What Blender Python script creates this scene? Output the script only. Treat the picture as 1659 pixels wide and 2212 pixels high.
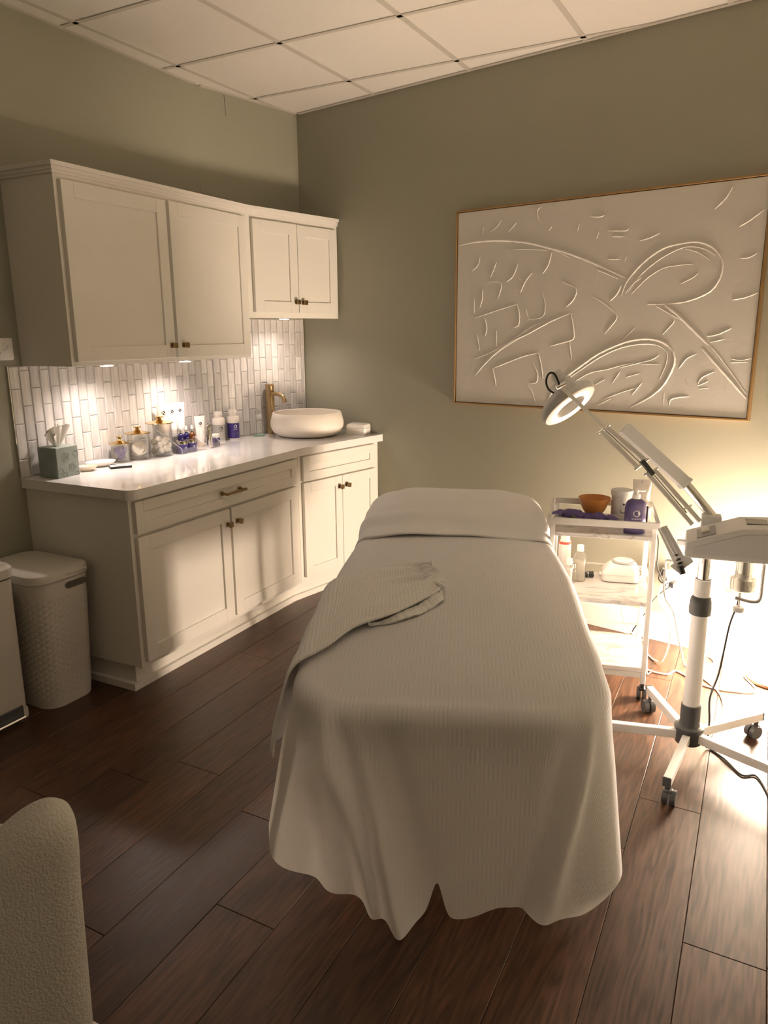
import bpy, bmesh, math, random
from mathutils import Vector, Matrix
R = math.radians
for o in list(bpy.data.objects): bpy.data.objects.remove(o, do_unlink=True)
SC = bpy.context.scene
COL = SC.collection

# ------------------------------------------------------------------ camera
cam_d = bpy.data.cameras.new('camera'); cam = bpy.data.objects.new('camera', cam_d); COL.objects.link(cam)
YAW, PIT, ROL, FPX = R(28.378), R(-13.52), R(-0.472), 1620.9
_f = Vector((-math.sin(YAW)*math.cos(PIT), math.cos(YAW)*math.cos(PIT), math.sin(PIT)))
_r = Vector((math.cos(YAW), math.sin(YAW), 0)); _u = _r.cross(_f)
_r2 = math.cos(ROL)*_r + math.sin(ROL)*_u; _u2 = -math.sin(ROL)*_r + math.cos(ROL)*_u
_m = Matrix((_r2, _u2, -_f)).transposed().to_4x4(); _m.translation = (2.9391, -4.1401, 1.5004)
cam.matrix_world = _m
cam_d.sensor_fit = 'VERTICAL'; cam_d.sensor_height = 36.0; cam_d.lens = FPX*36.0/2212.0
cam_d.clip_start = 0.05; cam_d.clip_end = 50
SC.camera = cam

# ------------------------------------------------------------------ world, view, light colours
w = bpy.data.worlds.new('world'); SC.world = w; w.use_nodes = True
bg = w.node_tree.nodes['Background']; bg.inputs[0].default_value = (0.9, 0.75, 0.6, 1); bg.inputs[1].default_value = 0.0
SC.view_settings.view_transform = 'Standard'; SC.view_settings.look = 'None'
SC.view_settings.gamma = 1.0; SC.view_settings.use_curve_mapping = False
SC.view_settings.exposure = 0.22
LAMP_COL = (1.0, 0.79, 0.60); LAMP_STRENGTH = 205.0; LAMP_TOP_ADDED = 170.0
PUCK_COL = (1.0, 0.84, 0.74); PUCK_W = 3.4

# ------------------------------------------------------------------ helpers
MATS = {}
def nodes_of(m): return m.node_tree.nodes, m.node_tree.links
def mat(name, col, rough=0.5, metal=0.0, **kw):
    if name in MATS: return MATS[name]
    m = bpy.data.materials.new(name); m.use_nodes = True
    b = m.node_tree.nodes['Principled BSDF']
    b.inputs['Base Color'].default_value = (*col, 1); b.inputs['Roughness'].default_value = rough
    b.inputs['Metallic'].default_value = metal
    if 'trans' in kw: b.inputs['Transmission Weight'].default_value = kw['trans']
    if 'ior' in kw: b.inputs['IOR'].default_value = kw['ior']
    if 'coat' in kw: b.inputs['Coat Weight'].default_value = kw['coat']; b.inputs['Coat Roughness'].default_value = kw.get('coatr', .1)
    if 'alpha' in kw: b.inputs['Alpha'].default_value = kw['alpha']
    if 'sheen' in kw: b.inputs['Sheen Weight'].default_value = kw['sheen']
    if 'emit' in kw:
        b.inputs['Emission Color'].default_value = (*kw['emit'], 1); b.inputs['Emission Strength'].default_value = kw['es']
    if 'spec' in kw: b.inputs['Specular IOR Level'].default_value = kw['spec']
    nb = kw.get('noise')
    if nb:                                   # (scale, bump strength, colour variation)
        n, l = nodes_of(m)
        tc = n.new('ShaderNodeTexCoord'); nz = n.new('ShaderNodeTexNoise'); nz.inputs['Scale'].default_value = nb[0]; nz.inputs['Detail'].default_value = 4
        l.new(tc.outputs['Object'], nz.inputs['Vector'])
        if nb[1]:
            bp = n.new('ShaderNodeBump'); bp.inputs['Strength'].default_value = nb[1]; bp.inputs['Distance'].default_value = 0.002
            l.new(nz.outputs['Fac'], bp.inputs['Height']); l.new(bp.outputs['Normal'], b.inputs['Normal'])
        if nb[2]:
            rp = n.new('ShaderNodeValToRGB'); d = nb[2]
            rp.color_ramp.elements[0].position = .3; rp.color_ramp.elements[1].position = .7
            rp.color_ramp.elements[0].color = (*[c*(1-d) for c in col], 1); rp.color_ramp.elements[1].color = (*[min(1, c*(1+d)) for c in col], 1)
            l.new(nz.outputs['Fac'], rp.inputs['Fac']); l.new(rp.outputs['Color'], b.inputs['Base Color'])
    MATS[name] = m
    return m
def glass(name, col, rough=0.0, vis=0.12):
    # thin clear wall: mostly transparent with a fresnel gloss (cheap, no caustic black)
    if name in MATS: return MATS[name]
    m = bpy.data.materials.new(name); m.use_nodes = True; n, l = nodes_of(m); n.clear()
    out = n.new('ShaderNodeOutputMaterial'); tr = n.new('ShaderNodeBsdfTransparent'); gl = n.new('ShaderNodeBsdfGlossy'); fr = n.new('ShaderNodeLayerWeight'); pw_ = n.new('ShaderNodeMath'); mx = n.new('ShaderNodeMixShader')
    tr.inputs[0].default_value = (*col, 1); gl.inputs['Roughness'].default_value = max(rough, .04); fr.inputs[0].default_value = .5; pw_.operation = 'POWER'; pw_.inputs[1].default_value = 2.6; ml_ = n.new('ShaderNodeMath'); ml_.operation = 'MULTIPLY_ADD'; ml_.inputs[1].default_value = .7; ml_.inputs[2].default_value = .04
    l.new(fr.outputs['Facing'], pw_.inputs[0]); l.new(pw_.outputs[0], ml_.inputs[0])
    df = n.new('ShaderNodeBsdfDiffuse'); df.inputs[0].default_value = (*[c*.9 for c in col], 1); m2 = n.new('ShaderNodeMixShader'); m2.inputs[0].default_value = vis
    l.new(tr.outputs[0], m2.inputs[1]); l.new(df.outputs[0], m2.inputs[2])
    l.new(ml_.outputs[0], mx.inputs[0]); l.new(m2.outputs[0], mx.inputs[1]); l.new(gl.outputs[0], mx.inputs[2]); l.new(mx.outputs[0], out.inputs[0])
    MATS[name] = m; return m

class MB:
    def __init__(s): s.v = []; s.f = []; s.sm = []; s.uv = None; s.auto = True
    def add(s, vs, fs, smooth=False):
        o = len(s.v); s.v += [tuple(q) for q in vs]; s.f += [tuple(i+o for i in f) for f in fs]; s.sm += [smooth]*len(fs); return s
    def box(s, x0, x1, y0, y1, z0, z1, bev=0.0):
        if bev <= 0:
            vs = [(x0,y0,z0),(x1,y0,z0),(x1,y1,z0),(x0,y1,z0),(x0,y0,z1),(x1,y0,z1),(x1,y1,z1),(x0,y1,z1)]
            return s.add(vs, [(0,3,2,1),(4,5,6,7),(0,1,5,4),(1,2,6,5),(2,3,7,6),(3,0,4,7)])
        bm = bmesh.new(); bmesh.ops.create_cube(bm, size=1)
        for v in bm.verts: v.co = ((x0+x1)/2+v.co.x*(x1-x0), (y0+y1)/2+v.co.y*(y1-y0), (z0+z1)/2+v.co.z*(z1-z0))
        bmesh.ops.bevel(bm, geom=bm.edges[:], offset=bev, segments=2 if bev > .004 else 1, affect='EDGES', profile=.5)
        bm.verts.index_update(); s.add([v.co[:] for v in bm.verts], [[v.index for v in f.verts] for f in bm.faces], bev > .004); bm.free(); return s
    def prism(s, poly, z0, z1, smooth=False):
        n = len(poly); a = sum(poly[i][0]*poly[(i+1)%n][1]-poly[(i+1)%n][0]*poly[i][1] for i in range(n))
        if a < 0: poly = poly[::-1]
        vs = [(x,y,z0) for x,y in poly]+[(x,y,z1) for x,y in poly]
        fs = [tuple(range(n-1,-1,-1)), tuple(range(n,2*n))]
        s.add(vs, fs); o = len(s.v)-2*n
        s.f += [(o+i, o+(i+1)%n, o+n+(i+1)%n, o+n+i) for i in range(n)]; s.sm += [smooth]*n; return s
    def cyl(s, p0, p1, r0, r1=None, n=16, caps=True):
        r1 = r0 if r1 is None else r1; p0, p1 = Vector(p0), Vector(p1); d = (p1-p0).normalized()
        a = d.orthogonal().normalized(); b = d.cross(a); vs = []
        for P, r in ((p0,r0),(p1,r1)):
            vs += [(P+r*(math.cos(t)*a+math.sin(t)*b))[:] for t in [2*math.pi*i/n for i in range(n)]]
        s.add(vs, [(i,(i+1)%n,n+(i+1)%n,n+i) for i in range(n)], True)
        if caps: o = len(s.v)-2*n; s.f += [tuple(o+i for i in range(n-1,-1,-1)), tuple(o+n+i for i in range(n))]; s.sm += [False]*2
        return s
    def tube(s, pts, r, n=8, smooth_path=True, caps=True):
        P = [Vector(q) for q in pts]
        if smooth_path and len(P) > 2: P = catmull(P, 6)
        rr = r if callable(r) else (lambda t: r)
        d0 = (P[1]-P[0]).normalized(); a = d0.orthogonal().normalized(); vs = []; m = len(P)
        for i, q in enumerate(P):
            d = (P[min(i+1,m-1)]-P[max(i-1,0)]).normalized(); a = (a-d*a.dot(d)).normalized(); b = d.cross(a); k = rr(i/(m-1))
            vs += [(q+k*(math.cos(t)*a+math.sin(t)*b))[:] for t in [2*math.pi*j/n for j in range(n)]]
        fs = [(i*n+j, i*n+(j+1)%n, (i+1)*n+(j+1)%n, (i+1)*n+j) for i in range(m-1) for j in range(n)]
        s.add(vs, fs, True)
        if caps: o = len(s.v)-m*n; s.f += [tuple(o+j for j in range(n-1,-1,-1)), tuple(o+(m-1)*n+j for j in range(n))]; s.sm += [False]*2
        return s
    def lathe(s, prof, n=24, c=(0,0,0), ex=1.0, ey=1.0):
        vs = []; m = len(prof)
        for r, z in prof: vs += [(c[0]+ex*r*math.cos(2*math.pi*i/n), c[1]+ey*r*math.sin(2*math.pi*i/n), c[2]+z) for i in range(n)]
        return s.add(vs, [(k*n+i, k*n+(i+1)%n, (k+1)*n+(i+1)%n, (k+1)*n+i) for k in range(m-1) for i in range(n)], True)
    def grid(s, fn, nu, nv, smooth=True, uv=None):
        vs = [fn(i/(nu-1), j/(nv-1)) for j in range(nv) for i in range(nu)]
        return s.add(vs, [(j*nu+i, j*nu+i+1, (j+1)*nu+i+1, (j+1)*nu+i) for j in range(nv-1) for i in range(nu-1)], smooth)
    def xf(s, M):
        s.v = [tuple(M @ Vector(q)) for q in s.v]; return s
    def mesh(s, name):
        me = bpy.data.meshes.new(name); me.from_pydata(s.v, [], s.f)
        me.polygons.foreach_set('use_smooth', s.sm)
        if s.uv:
            ul = me.uv_layers.new(name='UVMap')
            for lp in me.loops: ul.data[lp.index].uv = s.uv[lp.vertex_index]
        me.validate(); me.update()
        if s.auto and any(s.sm): me.set_sharp_from_angle(angle=R(38))
        return me
def catmull(P, k=6):
    out = []
    for i in range(len(P)-1):
        p0, p1, p2, p3 = P[max(i-1,0)], P[i], P[i+1], P[min(i+2,len(P)-1)]
        for j in range(k):
            t = j/k; out.append(.5*((2*p1)+(p2-p0)*t+(2*p0-5*p1+4*p2-p3)*t*t+(3*p1-p0-3*p2+p3)*t**3))
    out.append(P[-1]); return out
def ss(a, b, x):
    t = min(1, max(0, (x-a)/(b-a))); return t*t*(3-2*t)
def obj(name, mb, material, parent=None, **tags):
    me = mb.mesh(name) if isinstance(mb, MB) else mb
    o = bpy.data.objects.new(name, me); COL.objects.link(o)
    if material is not None and not me.materials: me.materials.append(material)
    if parent is not None: o.parent = parent
    for k, v in tags.items(): o[k] = v
    return o
def thing(name, label, cat, loc=(0,0,0), rotz=0.0, group=None):
    o = bpy.data.objects.new(name, None); COL.objects.link(o); o.empty_display_size = .05
    o.location = loc; o.rotation_euler = (0,0,rotz); o['label'] = label; o['category'] = cat
    if group: o['group'] = group
    return o
def tag(o, label, cat, group=None):
    o['label'] = label; o['category'] = cat
    if group: o['group'] = group
    return o
def dup(root, loc, rotz=None, label=None, scale=None):
    r = root.copy(); COL.objects.link(r); r.location = loc
    if rotz is not None: r.rotation_euler = (0,0,rotz)
    if scale: r.scale = scale
    if label: r['label'] = label
    for ch in list(root.children):
        c = ch.copy(); COL.objects.link(c); c.parent = r
        for g in list(ch.children):
            d = g.copy(); COL.objects.link(d); d.parent = c
    return r
def struct(name, mb, m, parent=None):
    o = obj(name, mb, m, parent)
    if parent is None: o['kind'] = 'structure'
    return o
def clip_poly(poly, conv):                      # Sutherland-Hodgman, conv is ccw
    out = poly
    for i in range(len(conv)):
        a, b = conv[i], conv[(i+1)%len(conv)]
        ins = lambda q: (b[0]-a[0])*(q[1]-a[1])-(b[1]-a[1])*(q[0]-a[0]) >= -1e-9
        res = []
        for j in range(len(out)):
            p, q = out[j], out[(j+1)%len(out)]; ip, iq = ins(p), ins(q)
            if ip: res.append(p)
            if ip != iq:
                dx, dy = q[0]-p[0], q[1]-p[1]; ex, ey = b[0]-a[0], b[1]-a[1]
                den = ex*dy-ey*dx; t = -(ex*(p[1]-a[1])-ey*(p[0]-a[0]))/den
                res.append((p[0]+dx*t, p[1]+dy*t))
        out = res
        if len(out) < 3: return []
    return out
def area(poly): return abs(sum(poly[i][0]*poly[(i+1)%len(poly)][1]-poly[(i+1)%len(poly)][0]*poly[i][1] for i in range(len(poly))))/2
def text_mesh(txt, size, bold=0.0):
    c = bpy.data.curves.new('t', 'FONT'); c.body = txt; c.size = size; c.align_x = 'CENTER'; c.offset = bold; c.resolution_u = 3
    o = bpy.data.objects.new('t', c); COL.objects.link(o); bpy.context.view_layer.update()
    me = bpy.data.meshes.new_from_object(o.evaluated_get(bpy.context.evaluated_depsgraph_get()))
    vs = [v.co[:2] for v in me.vertices]; fs = [tuple(p.vertices) for p in me.polygons]
    bpy.data.objects.remove(o); bpy.data.curves.remove(c); bpy.data.meshes.remove(me); return vs, fs

# ------------------------------------------------------------------ materials
def wall_mat():
    m = mat('sage_wall_paint', (.345,.338,.268), .55, noise=(260, .10, 0)); return m
M_WALL = wall_mat()
M_CEIL = mat('ceiling_tile_white', (.80,.77,.72), .95, noise=(300, .9, .05))
M_TBAR = mat('shaded_grid_bar_paint', (.58,.545,.49), .6)  # bar colour darkened, the shadowed line of the grid is painted in
M_WHITE = mat('cabinet_paint', (.80,.775,.72), .32)
M_TRIM = mat('trim_paint', (.82,.79,.75), .4)
M_QUARTZ = mat('quartz_top', (.82,.80,.79), .07, coat=.3, noise=(9, 0, .03))
M_BRASS = mat('brushed_brass', (.50,.37,.21), .34, 1.0)
M_DBRASS = mat('aged_brass', (.30,.21,.11), .35, 1.0)
M_GOLD = mat('polished_gold', (.72,.53,.25), .16, 1.0)
M_CHROME = mat('chrome', (.75,.74,.72), .12, 1.0)
M_STEEL = mat('satin_steel', (.66,.65,.63), .3, .7)
M_BLACK = mat('black_plastic', (.018,.018,.02), .4)
M_DGREY = mat('charcoal_plastic', (.07,.075,.08), .45)
M_WPLAST = mat('white_plastic', (.80,.78,.75), .35)
M_GPLAST = mat('pale_grey_plastic', (.72,.73,.74), .4)
M_BIN = mat('bin_plastic', (.66,.63,.58), .42)
M_WCERAM = mat('matt_ceramic', (.84,.78,.71), .5)
M_GLASS = glass('clear_glass', (.97,.97,.96), vis=.06)
M_ACRYL = glass('clear_acrylic', (.98,.97,.97), vis=.05)
M_GGLASS = glass('green_glass', (.72,.86,.78), vis=.15)
M_PURPLE = mat('purple_label', (.055,.035,.22), .35)
M_PGLASS = mat('dark_purple_glass', (.02,.015,.09), .12)
M_AMBER = mat('amber_glass', (.13,.045,.012), .12)
M_TUBE = mat('tube_white', (.82,.77,.72), .35)
M_TUBEC = mat('tube_cream', (.78,.66,.55), .35)
M_SILVER = mat('silver_label', (.52,.50,.47), .35, .3)
M_PRINTB = mat('black_print', (.015,.013,.02), .6)
M_PRINTW = mat('white_print', (.8,.78,.78), .6)
M_PRINTG = mat('grey_print', (.35,.33,.33), .6)
M_FELT = mat('cotton', (.86,.80,.72), .9)
def tile_mat():
    m = mat('pearl_glass_tile', (.66,.64,.62), .16, coat=.5)
    n, l = nodes_of(m); b = n['Principled BSDF']
    tc = n.new('ShaderNodeTexCoord'); mp = n.new('ShaderNodeMapping'); mp.inputs['Scale'].default_value = (55, 55, 7); nz = n.new('ShaderNodeTexNoise'); nz.inputs['Scale'].default_value = 1.0; nz.inputs['Detail'].default_value = 3
    oi = n.new('ShaderNodeObjectInfo'); ad = n.new('ShaderNodeVectorMath'); ad.operation = 'ADD'
    l.new(tc.outputs['Object'], mp.inputs[0]); l.new(mp.outputs[0], ad.inputs[0]); l.new(oi.outputs['Location'], ad.inputs[1]); l.new(ad.outputs[0], nz.inputs['Vector'])
    rp = n.new('ShaderNodeValToRGB'); rp.color_ramp.elements[0].color = (.53,.51,.50,1); rp.color_ramp.elements[1].color = (.74,.72,.70,1); rp.color_ramp.elements[0].position = .3; rp.color_ramp.elements[1].position = .72
    l.new(nz.outputs['Fac'], rp.inputs[0])
    hs = n.new('ShaderNodeHueSaturation'); mr = n.new('ShaderNodeMapRange'); mr.inputs[3].default_value = .84; mr.inputs[4].default_value = 1.1
    l.new(oi.outputs['Random'], mr.inputs[0]); l.new(mr.outputs[0], hs.inputs['Value']); l.new(rp.outputs[0], hs.inputs['Color']); l.new(hs.outputs[0], b.inputs['Base Color'])
    return m
M_TILE = tile_mat()
M_GROUT = mat('tile_grout', (.62,.59,.57), .85)
def wood_mat():
    m = mat('dark_oak_plank', (.12,.06,.035), .42)
    n, l = nodes_of(m); b = n['Principled BSDF']
    tc = n.new('ShaderNodeTexCoord'); oi = n.new('ShaderNodeObjectInfo')
    sc = n.new('ShaderNodeVectorMath'); sc.operation = 'SCALE'; sc.inputs['Scale'].default_value = 37.0
    cb = n.new('ShaderNodeCombineXYZ'); l.new(oi.outputs['Random'], cb.inputs[0]); l.new(oi.outputs['Random'], cb.inputs[1]); l.new(cb.outputs[0], sc.inputs[0])
    ad = n.new('ShaderNodeVectorMath'); l.new(tc.outputs['Object'], ad.inputs[0]); l.new(sc.outputs[0], ad.inputs[1])
    mp = n.new('ShaderNodeMapping'); mp.inputs['Scale'].default_value = (9, 1.1, 1); l.new(ad.outputs[0], mp.inputs[0])
    n1 = n.new('ShaderNodeTexNoise'); n1.inputs['Scale'].default_value = 1.3; n1.inputs['Detail'].default_value = 3; l.new(mp.outputs[0], n1.inputs['Vector'])
    mp2 = n.new('ShaderNodeMapping'); mp2.inputs['Scale'].default_value = (110, 6, 1); l.new(ad.outputs[0], mp2.inputs[0])
    n2 = n.new('ShaderNodeTexNoise'); n2.inputs['Scale'].default_value = 1.0; n2.inputs['Detail'].default_value = 5; l.new(mp2.outputs[0], n2.inputs['Vector'])
    wv = n.new('ShaderNodeMath'); wv.operation = 'MULTIPLY'; wv.inputs[1].default_value = 62.0; l.new(n1.outputs['Fac'], wv.inputs[0])
    sn = n.new('ShaderNodeMath'); sn.operation = 'SINE'; l.new(wv.outputs[0], sn.inputs[0])
    mr = n.new('ShaderNodeMapRange'); mr.inputs[1].default_value = -1; mr.inputs[2].default_value = 1; l.new(sn.outputs[0], mr.inputs[0])
    mx = n.new('ShaderNodeMath'); mx.operation = 'MULTIPLY_ADD'; mx.inputs[1].default_value = .22; l.new(mr.outputs[0], mx.inputs[0])
    mm = n.new('ShaderNodeMath'); mm.operation = 'MULTIPLY'; mm.inputs[1].default_value = .78; l.new(n2.outputs['Fac'], mm.inputs[0]); l.new(mm.outputs[0], mx.inputs[2])
    rp = n.new('ShaderNodeValToRGB'); e = rp.color_ramp.elements
    e[0].position = .25; e[0].color = (.032,.0145,.0078,1); e[1].position = .78; e[1].color = (.128,.058,.031,1)
    l.new(mx.outputs[0], rp.inputs[0])
    hs = n.new('ShaderNodeHueSaturation'); m2 = n.new('ShaderNodeMapRange'); m2.inputs[3].default_value = .75; m2.inputs[4].default_value = 1.3
    l.new(oi.outputs['Random'], m2.inputs[0]); l.new(m2.outputs[0], hs.inputs['Value']); l.new(rp.outputs[0], hs.inputs['Color']); l.new(hs.outputs[0], b.inputs['Base Color'])
    bp = n.new('ShaderNodeBump'); bp.inputs['Strength'].default_value = .25; bp.inputs['Distance'].default_value = .0012; l.new(mx.outputs[0], bp.inputs['Height']); l.new(bp.outputs[0], b.inputs['Normal'])
    r2 = n.new('ShaderNodeMapRange'); r2.inputs[3].default_value = .30; r2.inputs[4].default_value = .46; l.new(mx.outputs[0], r2.inputs[0]); l.new(r2.outputs[0], b.inputs['Roughness'])
    return m
M_WOOD = wood_mat()
M_SUB = mat('subfloor', (.02,.012,.008), .9)
def fabric(name, col, kind, transl=.22, tex_scale=1.0):
    m = bpy.data.materials.new(name); m.use_nodes = True; n, l = nodes_of(m); b = n['Principled BSDF']; out = n['Material Output']
    b.inputs['Base Color'].default_value = (*col,1); b.inputs['Roughness'].default_value = .9; b.inputs['Sheen Weight'].default_value = .15; b.inputs['Specular IOR Level'].default_value = .15
    if transl:
        tr = n.new('ShaderNodeBsdfTranslucent'); tr.inputs[0].default_value = (col[0], col[1]*.93, col[2]*.82, 1); mx = n.new('ShaderNodeMixShader'); mx.inputs[0].default_value = transl
        l.new(b.outputs[0], mx.inputs[1]); l.new(tr.outputs[0], mx.inputs[2]); l.new(mx.outputs[0], out.inputs[0])
    def M(op, a, bb=None, c=None):
        q = n.new('ShaderNodeMath'); q.operation = op
        for i, x in enumerate((a, bb, c)):
            if x is None: continue
            if isinstance(x, (int, float)): q.inputs[i].default_value = x
            else: l.new(x, q.inputs[i])
        return q.outputs[0]
    tc = n.new('ShaderNodeTexCoord'); sp = n.new('ShaderNodeSeparateXYZ'); l.new(tc.outputs['UV'], sp.inputs[0]); u, v = sp.outputs[0], sp.outputs[1]
    if kind == 'ribcheck':
        c = .046
        chk = M('MODULO', M('ADD', M('FLOOR', M('DIVIDE', u, c)), M('FLOOR', M('DIVIDE', v, c))), 2.0); chk = M('ABSOLUTE', chk)
        rib = M('MULTIPLY_ADD', M('SINE', M('MULTIPLY', u, 2*math.pi/.0115)), .5, .5)
        h = M('MULTIPLY', chk, rib)
    elif kind == 'waffle':
        a = M('SINE', M('MULTIPLY', u, 2*math.pi/.013)); d = M('SINE', M('MULTIPLY', v, 2*math.pi/.009))
        h = M('MULTIPLY_ADD', M('ADD', M('MULTIPLY', a, .8), M('MULTIPLY', d, .45)), .4, .5)
    else:
        nz = n.new('ShaderNodeTexNoise'); nz.inputs['Scale'].default_value = tex_scale; nz.inputs['Detail'].default_value = 3
        l.new(tc.outputs['Object'], nz.inputs['Vector']); h = nz.outputs['Fac']
    n3 = n.new('ShaderNodeTexNoise'); n3.inputs['Scale'].default_value = 900; l.new(tc.outputs['Object'], n3.inputs['Vector'])
    h = M('MULTIPLY_ADD', n3.outputs['Fac'], .25, h)
    bp = n.new('ShaderNodeBump'); bp.inputs['Strength'].default_value = {'ribcheck': .34, 'waffle': .5, 'plain': .3, 'boucle': 1.0}[kind]; bp.inputs['Distance'].default_value = {'ribcheck': .0018, 'waffle': .0035, 'plain': .002, 'boucle': .006}[kind]
    l.new(h, bp.inputs['Height']); l.new(bp.outputs[0], b.inputs['Normal'])
    return m
M_BLANKET = fabric('white_cotton_blanket', (.86,.87,.91), 'ribcheck', .19)
M_SHEET = fabric('white_cotton_sheet', (.85,.85,.87), 'plain', .08, 500)
M_THROW = fabric('waffle_knit', (.86,.86,.87), 'waffle', .05)
M_BOUCLE = fabric('cream_boucle', (.74,.72,.67), 'boucle', 0, 190)

# ------------------------------------------------------------------ room shell
H = 2.7727; KA = -.0221; YK = -.7569
ROOM = [(.0938,-5.0), (3.75,-5.0), (3.75,-.6566), (.1394,-.0244), (0.0,YK)]      # ccw
ANG_A = math.atan2(1, KA); ANG_B = math.atan2(1, .1904); ANG_C = math.atan2(-.1751, 1)
def wall(name, a, b, h=H+.06, th=.1):
    ax, ay = a; bx, by = b; L = math.hypot(bx-ax, by-ay); nx, ny = (by-ay)/L, -(bx-ax)/L      # outward normal of a ccw edge
    mb = MB().prism([(ax,ay),(bx,by),(bx+nx*th,by+ny*th),(ax+nx*th,ay+ny*th)], -.03, h)
    return struct(name, mb, M_WALL)
W_FRONT = wall('wall_front', ROOM[0], ROOM[1]); W_RIGHT = wall('wall_right', ROOM[1], ROOM[2]); W_BACK = wall('wall_back', ROOM[2], ROOM[3])
W_LR = wall('wall_left_rear', ROOM[3], ROOM[4]); W_LEFT = wall('wall_left', ROOM[4], ROOM[0])
# hairline crack under the ceiling on the rear left wall
def onB(s, d, z): return (math.cos(ANG_B)*s+math.sin(ANG_B)*d, YK+math.sin(ANG_B)*s-math.cos(ANG_B)*d, z)
def onA(s, d, z): return (math.cos(ANG_A)*s+math.sin(ANG_A)*d, YK+math.sin(ANG_A)*s-math.cos(ANG_A)*d, z)
def onC(s, d, z): return (math.cos(ANG_C)*s+math.sin(ANG_C)*d, math.sin(ANG_C)*s-math.cos(ANG_C)*d, z)
obj('plaster_crack', MB().tube([onB(.192,.0008,2.765), onB(.196,.0008,2.70), onB(.199,.0008,2.66)], .0012, 5), mat('crack_shadow', (.12,.11,.09), .9), W_LR)

# floor planks
FL = struct('floor', MB().prism(ROOM, -.03, -.009), M_SUB)
rnd = random.Random(5)
pw = .19; tl = -.03; cs = math.cos(math.atan(tl)); sn = math.sin(math.atan(tl))
for i in range(-14, 8):
    xs = 2.633+pw*i
    ends = {0: -1.821, 1: -2.395}.get(i, -1.8+rnd.uniform(-.6,.6))
    y = ends-1.22*4
    while y < 1.0:
        def P(u, v): return (xs+(u)+tl*(v+1.82), v)
        g = .0006
        poly = clip_poly([P(g, y+g), P(pw-g, y+g), P(pw-g, y+1.22-g), P(g, y+1.22-g)], ROOM)
        if poly and area(poly) > 1e-4:
            cx = sum(q[0] for q in poly)/len(poly); cy = sum(q[1] for q in poly)/len(poly)
            mb = MB(); n_ = len(poly)
            loc = [(q[0]-cx, q[1]-cy) for q in poly]; k = lambda q: (q[0]-math.copysign(min(.0012,abs(q[0])*.5),q[0]), q[1]-math.copysign(min(.0012,abs(q[1])*.5),q[1]))
            vs = [(x,yy,-.009) for x,yy in loc]+[(x,yy,-.0012) for x,yy in loc]+[(*k(q),0) for q in loc]
            fs = [tuple(range(2*n_,3*n_))]+[(a*n_+j, a*n_+(j+1)%n_, (a+1)*n_+(j+1)%n_, (a+1)*n_+j) for a in (0,1) for j in range(n_)]
            mb.add(vs, fs)
            o = obj('plank', mb, M_WOOD, FL); o.location = (cx, cy, 0)
        y += 1.22
# ceiling: backing, tiles, grid bars
CE = struct('ceiling', MB().prism(ROOM, H+.03, H+.05), M_CEIL)
GX, GY, S = .124, -.4041, .6096
for i in range(-1, 7):
    for j in range(-8, 2):
        a, b = GX+i*S, GY+j*S
        poly = clip_poly([(a+.008,b+.008),(a+S-.008,b+.008),(a+S-.008,b+S-.008),(a+.008,b+S-.008)], ROOM)
        if poly and area(poly) > 1e-3:
            cx = sum(q[0] for q in poly)/len(poly); cy = sum(q[1] for q in poly)/len(poly)
            o = obj('ceiling_tile', MB().prism([(q[0]-cx,q[1]-cy) for q in poly], 0, .015), M_CEIL, CE); o.location = (cx, cy, H+.004)
def bar(poly):
    poly = clip_poly(poly, ROOM)
    if poly and area(poly) > 1e-4: obj('grid_bar', MB().prism(poly, H-.0005, H+.0035), M_TBAR, CE)
for i in range(0, 7): bar([(GX+i*S-.012,-6),(GX+i*S+.012,-6),(GX+i*S+.012,1),(GX+i*S-.012,1)])
for j in range(-8, 2): bar([(-1,GY+j*S-.0118),(5,GY+j*S-.0118),(5,GY+j*S+.0118),(-1,GY+j*S+.0118)])
# wall angle at the ceiling and baseboards
def run(name, a, b, z0, z1, d, m, e0=0, e1=0):
    ax, ay = a; bx, by = b; L = math.hypot(bx-ax, by-ay); ux, uy = (bx-ax)/L, (by-ay)/L; nx, ny = -uy, ux
    a = (ax+ux*e0, ay+uy*e0); b = (bx-ux*e1, by-uy*e1)
    return struct(name, MB().prism([a, b, (b[0]+nx*d,b[1]+ny*d), (a[0]+nx*d,a[1]+ny*d)], z0, z1), m)
for k in range(5): run('trim_%d' % (k+1), ROOM[k], ROOM[(k+1)%5], H-.002, H+.003, .022, M_TBAR, .02, .02)
for k, nm in ((0,'front'),(1,'right'),(2,'back')):
    o = run('baseboard_'+nm, ROOM[k], ROOM[(k+1)%5], .0, .112, .014, M_TRIM, .016, .016 if k != 2 else .68)
    ax, ay = ROOM[k]; bx, by = ROOM[(k+1)%5]; L = math.hypot(bx-ax, by-ay); ux, uy = (bx-ax)/L, (by-ay)/L; nx, ny = -uy, ux
    a = (ax+ux*.016, ay+uy*.016); e = .016 if k != 2 else .68; b = (bx-ux*e, by-uy*e)
    mb = MB()
    for z0, z1, d in ((.112,.122,.012),(.122,.132,.009),(.132,.14,.006)):
        mb.prism([a, b, (b[0]+nx*d,b[1]+ny*d), (a[0]+nx*d,a[1]+ny*d)], z0, z1)
    obj('moulded_cap', mb, M_TRIM, o)
o = run('baseboard_left', onA(-1.31,0,0)[:2], ROOM[0], .0, .13, .014, M_TRIM, 0, .02)

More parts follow.
